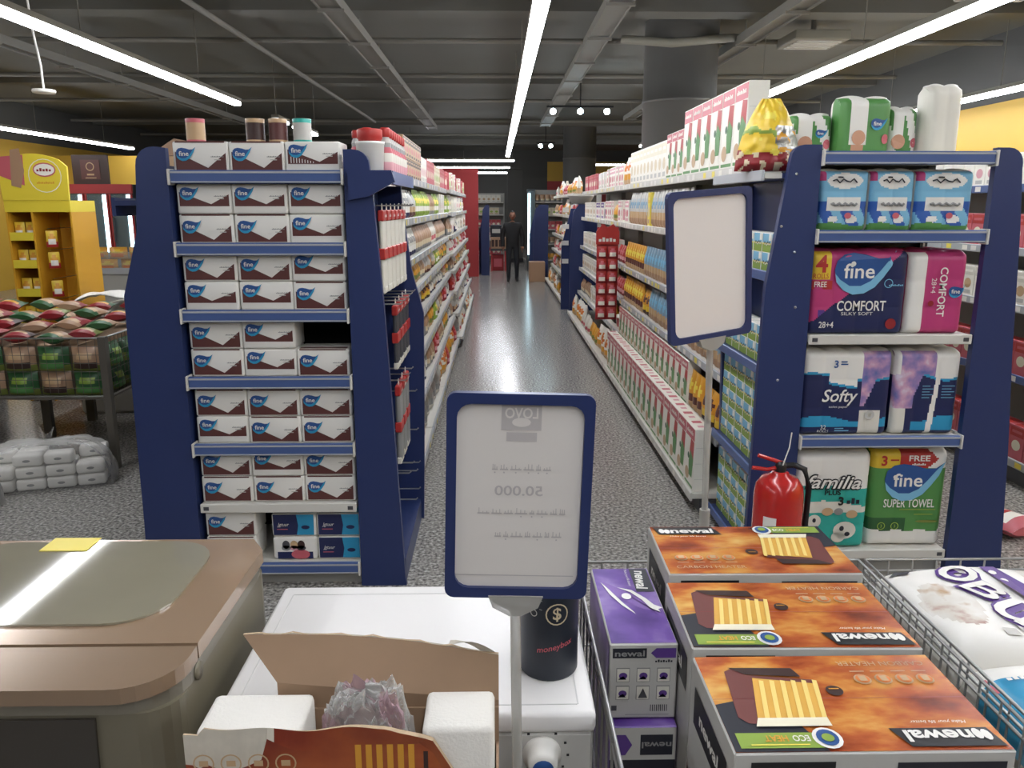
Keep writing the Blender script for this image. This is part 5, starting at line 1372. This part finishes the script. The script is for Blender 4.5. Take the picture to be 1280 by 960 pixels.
# drinks coolers
t = thing('drinks_cooler', 'red-framed drinks cooler with three lit glass doors', 'cooler', (-6.72, 14.0, 0))
MB().box(-.6, .6, -.05, .6, 0, 1.95, 'cooler_dark').build('body', t)
MB().box(-.6, .6, -.1, -.05, 1.80, 1.95, 'wall_red').build('header', t); MB().box(-.6, .6, -.1, -.05, .05, .62, 'wall_red').build('kick_panel', t)
for k in range(3):
    x = -.4 + k * .4
    d = MB().box(x - .19, x - .165, -.1, -.06, .64, 1.79, 'wall_red').box(x + .165, x + .19, -.1, -.06, .64, 1.79, 'wall_red').box(x - .165, x + .165, -.085, -.08, .64, 1.79, 'door_glass').build('door', t)
    MB().box(x + .09, x + .16, -.078, -.06, .66, 1.78, 'led').build('light_strip', d)
    MB().box(x - .15, x - .13, -.13, -.1, 1.0, 1.4, 'dkgrey').build('handle', d)
t = thing('drinks_cooler', 'dark drinks cooler with plain glass beside the lit red one', 'cooler', (-5.65, 14.1, 0))
MB().box(-.4, .4, -.05, .6, 0, 1.95, 'cooler_dark').build('body', t); d = MB().box(-.37, .37, -.09, -.055, .2, 1.85, 'door_glass').build('door', t); MB().box(.3, .33, -.12, -.09, .9, 1.3, 'ltgrey').build('handle', d)
cb = MB().lathe([(.001, 0), (.035, 0), (.035, .14), (.014, .19), (.014, .22), (.001, .22)], ['red', 'dkred', 'dkgrey', 'dkgrey', 'red'], 10).mesh('drink_bottle')
t = put(MB().box(-.3, .3, -.02, .02, 0, .48, 'dkbrown').box(-.16, .16, -.025, -.02, .08, .4, 'brown').mesh('menu_board'), 'menu_board', 'brown board with pale emblem above the lit drinks cooler', 'board', (-6.85, 14.1, 1.953))
m = MB().ring(Frame((-6.85 - .3, 14.073, 1.953), (1, 0, 0), (0, 0, 1), .6, .48), .5, .55, .1, .02, 'tan', 1)
m = MB(); fb = Frame((-.3, -.026, 0), (1, 0, 0), (0, 0, 1), .6, .48); m.ring(fb, .5, .6, .07, .015, 'tan', 1).rect(fb, .4, .3, .6, .36, 'tan', 1).rect(fb, .35, .2, .65, .23, 'tan', 1).build('emblem', t)
t = put(MB().box(-.1, .1, -.01, .01, 0, .3, 'paper').rect(Frame((-.1, -.01, 0), (1, 0, 0), (0, 0, 1), .2, .3), .15, .2, .85, .8, 'rose', 1).mesh('notice'), 'notice', 'small white notice fixed on the lit drinks cooler corner', 'notice', (-7.1, 13.887, 1.0))

# plastic wrapped bundles on the floor
def bundle(label, loc, rz, nx, ny, nz, s):
    t = thing('wrapped_bundle', label, 'wrapped bundle', loc, rz)
    pk = MB().box(-.075, .075, -.05, .05, 0, .068, 'white', .016, seg=2); pk.ell(Frame((-.075, -.0505, 0), (1, 0, 0), (0, 0, 1), .15, .068), .5, .5, .02, .008, 'grey', 1)
    pm = pk.mesh('tissue_pack')
    for k in range(nz):
        for j in range(ny):
            for i in range(nx):
                if k == nz - 1 and (i + j) % 3 == 0: continue
                link(pm, 'tissue_pack', t, ((i - (nx - 1) / 2) * .158 + random.uniform(-.004, .004), (j - (ny - 1) / 2) * .106, .008 + k * .072), random.uniform(-.06, .06))
    A, B, H = nx * .158 / 2 + .03, ny * .106 / 2 + .03, nz * .072 + .05
    def sh(u, v):
        a = 2 * PI * u; b = v * PI / 2
        ca, sa = math.cos(a), math.sin(a)
        e = lambda c: math.copysign(abs(c) ** .45, c)
        r = math.cos(b) ** .35 if v < 1 else 0
        wv = 1 + .03 * math.sin(11 * a + 6 * v) + .025 * math.sin(19 * a - 9 * v)
        return Vector((A * e(ca) * r * wv, B * e(sa) * r * wv, .002 + H * math.sin(b) ** .8 * wv))
    MB().grid(40, 14, sh, 'bag_film').build('plastic_wrap', t)
    MB().grid(10, 6, lambda u, v: Vector((.05 * (u - .5) * (1 + v), .03 * math.sin(9 * u) * v, H + .07 * v * (1 + .3 * math.sin(7 * u)))), 'bag_film').build('knot', t)
bundle('clear bag of small white tissue packs lying beside the cage leg', (-2.62, 4.50, 0), .3, 4, 2, 3, 1)
bundle('big clear bag of white rolls beside the smaller bag of tissue packs', (-3.36, 4.50, 0), .1, 4, 3, 3, 1)
bundle('low clear bag of packs in front of the big clear bag', (-2.98, 4.12, 0), .1, 3, 2, 2, 1)

# ---------------------------------------------------------------- wall shelving beyond the toilet roll stand
W2 = [(.15, 3.0, 'rail_grey'), (.62, 3.05, 'rail_blue'), (1.02, 3.08, 'rail_grey'), (1.35, 3.1, 'rail_grey'), (1.72, 3.1, 'rail_blue')]
run('shelving run of red cartons beyond the toilet roll stand', -1, 3.6, [4.2, 5.6, 7.0], W2)
Ww = 'beyond the roll stand'
for li, k in enumerate(['rb', 'rb', 'wbox', 'rb', 'wp']): fill(-1, W2, li, 4.22, 6.95, [(k, 7)], Ww, .02)
kind('paw', 'roll_bundle', 'roll bundle', 'small white twisted-top bundle', MB().lathe([(.001, 0), (.06, 0), (.075, .05), (.06, .13), (.015, .16), (.03, .2), (.001, .21)], 'white', 14))
me, name, cat, ds, w_, d_ = KIND['paw']
for k in range(8): put(me, name, 'small white twisted-top bundle behind the row on the red carton shelving', cat, (3.38, 4.35 + k * .19, 1.7208), 0, 'white twisted bundles')
t = put(pouch(.25, .3, .1, P2c('red', 'rose', 'milk', 'white')).mesh('flyer_bag'), 'fallen_bag', 'red and white bag lying on the floor past the roll stand', 'bag', (2.6, 3.62, .05), (-PI / 2, 0, .4))
# ---------------------------------------------------------------- the far end
t = put(MB().box(-.17, .17, -.2, .2, 0, .42, 'kraft', .004).box(-.171, .171, -.02, .02, .4, .4215, 'tan').mesh('cardboard_box'), 'cardboard_box', 'brown cardboard box on the floor at the foot of the far shelves', 'cardboard box', (.86, 17.45, .0005))
FAR = [(.2, 0), (.62, 0), (1.0, 0), (1.35, 0), (1.7, 0)]
def far_unit(label, x0, x1, y, tall=1.95, where='', kinds=('rb',), face=-1):
    t = thing('back_shelving', label, 'shelving', ((x0 + x1) / 2, y, 0))
    L = (x1 - x0) / 2
    MB().box(-L, L, .02, .05, 0, tall, 'shelf_grey').build('back_panel', t)
    for x in (-L, L - .03): MB().box(x, x + .03, -.3, .02, 0, tall, 'shelf_grey').build('upright', t)
    i = 0
    for z, _ in FAR:
        s = MB().box(-L + .03, L - .03, -.3, .02, z - .03, z, 'shelf_white').build('shelf', t)
        key = kinds[i % len(kinds)]; i += 1
        me, name, cat, ds, w, d = KIND[key]
        x = x0 + .04 + w / 2
        while x + w / 2 < x1 - .04:
            put(me, name, ds + ' on the ' + ['bottom', 'second', 'middle', 'fourth', 'top'][i - 1] + ' shelf ' + where, cat, (x, y - .28 + d / 2 + .01, z + .0008), 0, 'row of: ' + ds + ' ' + where); x += w + .006
far_unit('white-lit back shelving of cartons behind the crate table', -1.3, .22, 24.0, 1.95, 'against the back wall', ('rb', 'pkbox', 'rb', 'cb', 'wbox'))
far_unit('back shelving of brown goods beside the tall narrow cooler', .95, 2.6, 21.6, 2.0, 'by the narrow cooler', ('obag', 'kbag', 'rb', 'cb', 'kbag'))
t = thing('dark_pillar', 'dark square pillar standing behind the walking person', 'pillar', (.52, 23.5, 0)); MB().box(-.22, .22, -.2, .2, 0, 2.6, 'wall_dark', .01).build('shaft', t); MB().box(-.24, .24, -.22, .22, 0, .12, 'black').build('skirting', t)
t = thing('narrow_cooler', 'narrow upright cooler with a pale lit glass edge', 'cooler', (.86, 20.6, 0))
MB().box(-.1, .09, -.3, .3, .0, 2.0, 'cooler_dark').build('body', t); MB().box(-.09, -.03, -.33, -.31, .4, 1.9, 'led').build('light_strip', t); MB().box(-.1, .09, -.345, -.335, .3, 1.95, 'door_glass').build('door', t)
t = thing('crate_table', 'low table of dark crates and red boxes before the back shelving', 'table', (.02, 20.4, 0))
MB().box(-.18, .22, -.25, .25, .5, .55, 'dkgrey').build('top', t)
for x in (-.15, .19):
    for y in (-.2, .2): MB().box(x - .02, x + .02, y - .02, y + .02, 0, .5, 'wall_red').build('leg', t)
m = MB().box(-.17, .2, -.22, .22, 0, .28, 'kraft', .005)
for k in range(4): m.box(-.15 + k * .09, -.09 + k * .09, -.224, -.22, .05, .22, 'dkbrown')
put(m.mesh('crate'), 'crate', 'brown slotted crate standing on the low table at the back', 'crate', (.02, 20.4, .5505))
put(MB().box(-.14, .14, -.12, .12, 0, .3, 'ink', .01).box(-.1, .1, -.124, -.12, .1, .2, 'ltgrey').mesh('black_box'), 'black_box', 'black box with pale label on top of the brown crate', 'box', (-.02, 20.4, .8315))
put(MB().box(-.15, .15, -.15, .15, 0, .4, 'dkred', .005).box(-.1, .1, -.154, -.15, .1, .3, 'rose').mesh('red_box'), 'red_box', 'dark red box on the floor under the low table', 'box', (.02, 20.4, .0005))

# ---------------------------------------------------------------- the person walking up the aisle
def person(loc, H, rz):
    k = H / 1.75
    J = dict(pel=(0, 0, .95), wa=(0, .01, 1.1), ch=(0, .01, 1.3), nk=(0, 0, 1.48), nk2=(0, -.01, 1.54),
             shL=(.18, .01, 1.42), elL=(.26, .03, 1.14), wrL=(.25, -.06, .90), haL=(.25, -.09, .82),
             shR=(-.18, .01, 1.42), elR=(-.26, .03, 1.14), wrR=(-.24, -.05, .90), haR=(-.24, -.08, .82),
             hiL=(.09, 0, .92), knL=(.11, -.05, .5), anL=(.11, -.02, .09), toL=(.12, -.17, .035), hiR=(-.09, 0, .92), knR=(-.10, -.1, .5), anR=(-.10, -.14, .09), toR=(-.11, -.29, .035))
    Rr = dict(pel=(.185, .13), wa=(.18, .13), ch=(.2, .135), nk=(.065, .065), nk2=(.06, .06), shL=.085, elL=.066, wrL=.05, haL=.042, shR=.085, elR=.066, wrR=.05, haR=.042, hiL=.095, knL=.068, anL=.052, toL=.04, hiR=.095, knR=.068, anR=.052, toR=.04)
    E_ = [('pel', 'wa'), ('wa', 'ch'), ('ch', 'nk'), ('nk', 'nk2'), ('ch', 'shL'), ('shL', 'elL'), ('elL', 'wrL'), ('wrL', 'haL'), ('ch', 'shR'), ('shR', 'elR'), ('elR', 'wrR'), ('wrR', 'haR'), ('pel', 'hiL'), ('hiL', 'knL'), ('knL', 'anL'), ('anL', 'toL'), ('pel', 'hiR'), ('hiR', 'knR'), ('knR', 'anR'), ('anR', 'toR')]
    ks = list(J)
    me = bpy.data.meshes.new('body'); me.from_pydata([Vector(J[q]) * k for q in ks], [(ks.index(a), ks.index(b)) for a, b in E_], [])
    ob = bpy.data.objects.new('body_src', me); C.objects.link(ob)
    sk = ob.modifiers.new('s', 'SKIN'); ob.modifiers.new('d', 'SUBSURF').levels = 2
    for i, q in enumerate(ks):
        r = Rr[q]; r = r if isinstance(r, tuple) else (r, r)
        me.skin_vertices[0].data[i].radius = (r[0] * k, r[1] * k); me.skin_vertices[0].data[i].use_root = q == 'pel'
    dg = bpy.context.evaluated_depsgraph_get(); dg.update()
    nm = bpy.data.meshes.new_from_object(ob.evaluated_get(dg))
    bpy.data.objects.remove(ob)
    nm.name = 'body'; nm.materials.clear()
    for q in ('coat_black', 'trouser', 'skin_p', 'rubber'): nm.materials.append(MATS[q])
    for p in nm.polygons:
        c = p.center / k; p.use_smooth = True
        p.material_index = 3 if c.z < .075 else 1 if c.z < .84 and abs(c.x) < .2 else 2 if (abs(c.x) > .19 and c.z < .885) or c.z > 1.5 else 0
    t = thing('person', 'person in black jacket and dark trousers walking up the aisle', 'person', loc, rz)
    link(nm, 'body', t)
    hd = MB()
    def head(u, v):
        a = 2 * PI * u; b = PI * (v - .5)
        z = math.sin(b); r = math.cos(b)
        jaw = 1 - .22 * max(0, -z)
        y = -math.cos(a) * r * .098
        if math.cos(a) > .9 and -.35 < z < .1: y -= .018 * (1 - abs(z + .15) / .3)
        return Vector((math.sin(a) * r * .077 * jaw, y, 1.655 + z * .118)) * k
    hd.grid(28, 20, head, lambda u, v: 'hair' if (v > .74 or (v > .5 and .22 < u < .78)) else 'skin_p')
    for sx in (-1, 1):
        hd.lathe([(.001, .012), (.008, .008), (.011, 0)], 'ink', 8, M=Matrix.Translation(Vector((sx * .03, -.088, 1.668)) * k) @ Matrix.Rotation(PI / 2, 4, 'X'))
        hd.lathe([(.001, .01), (.014, .008), (.02, 0)], 'skin_p', 8, M=Matrix.Translation(Vector((sx * .074, 0, 1.65)) * k) @ Matrix.Rotation(sx * PI / 2, 4, 'Y'))
    hd.box(-.022 * k, .022 * k, -.09 * k, -.08 * k, 1.592 * k, 1.6 * k, 'dkred')
    hd.build('head', t)
    for sx in (-1, 1):
        fg = MB()
        for q in range(4):
            x = sx * .245 + (q - 1.5) * .0; y = -.065 - q * .014
            fg.tube([Vector((sx * .247, y, .83)) * k, Vector((sx * .25, y - .008, .775 + .006 * abs(q - 1.5))) * k, Vector((sx * .243, y - .006, .745 + .008 * abs(q - 1.5))) * k], .009 * k, 'skin_p', 6)
        fg.tube([Vector((sx * .235, -.11, .845)) * k, Vector((sx * .225, -.13, .80)) * k], .01 * k, 'skin_p', 6)
        fg.build('fingers', t)
person((.33, 17.3, 0), 1.47, 0)

# put every grouping empty at the foot of its own thing
bpy.context.view_layer.update()
for e in [o for o in S.objects if o.type == 'EMPTY' and o.location.length < 1e-6 and o.children]:
    lo = Vector((1e9,) * 3); hi = Vector((-1e9,) * 3)
    for ch in e.children_recursive:
        if ch.type != 'MESH': continue
        for c in ch.bound_box:
            p = ch.matrix_world @ Vector(c)
            lo = Vector(map(min, lo, p)); hi = Vector(map(max, hi, p))
    q = Vector(((lo.x + hi.x) / 2, (lo.y + hi.y) / 2, lo.z))
    e.location = q
    for ch in e.children: ch.location = ch.location - q
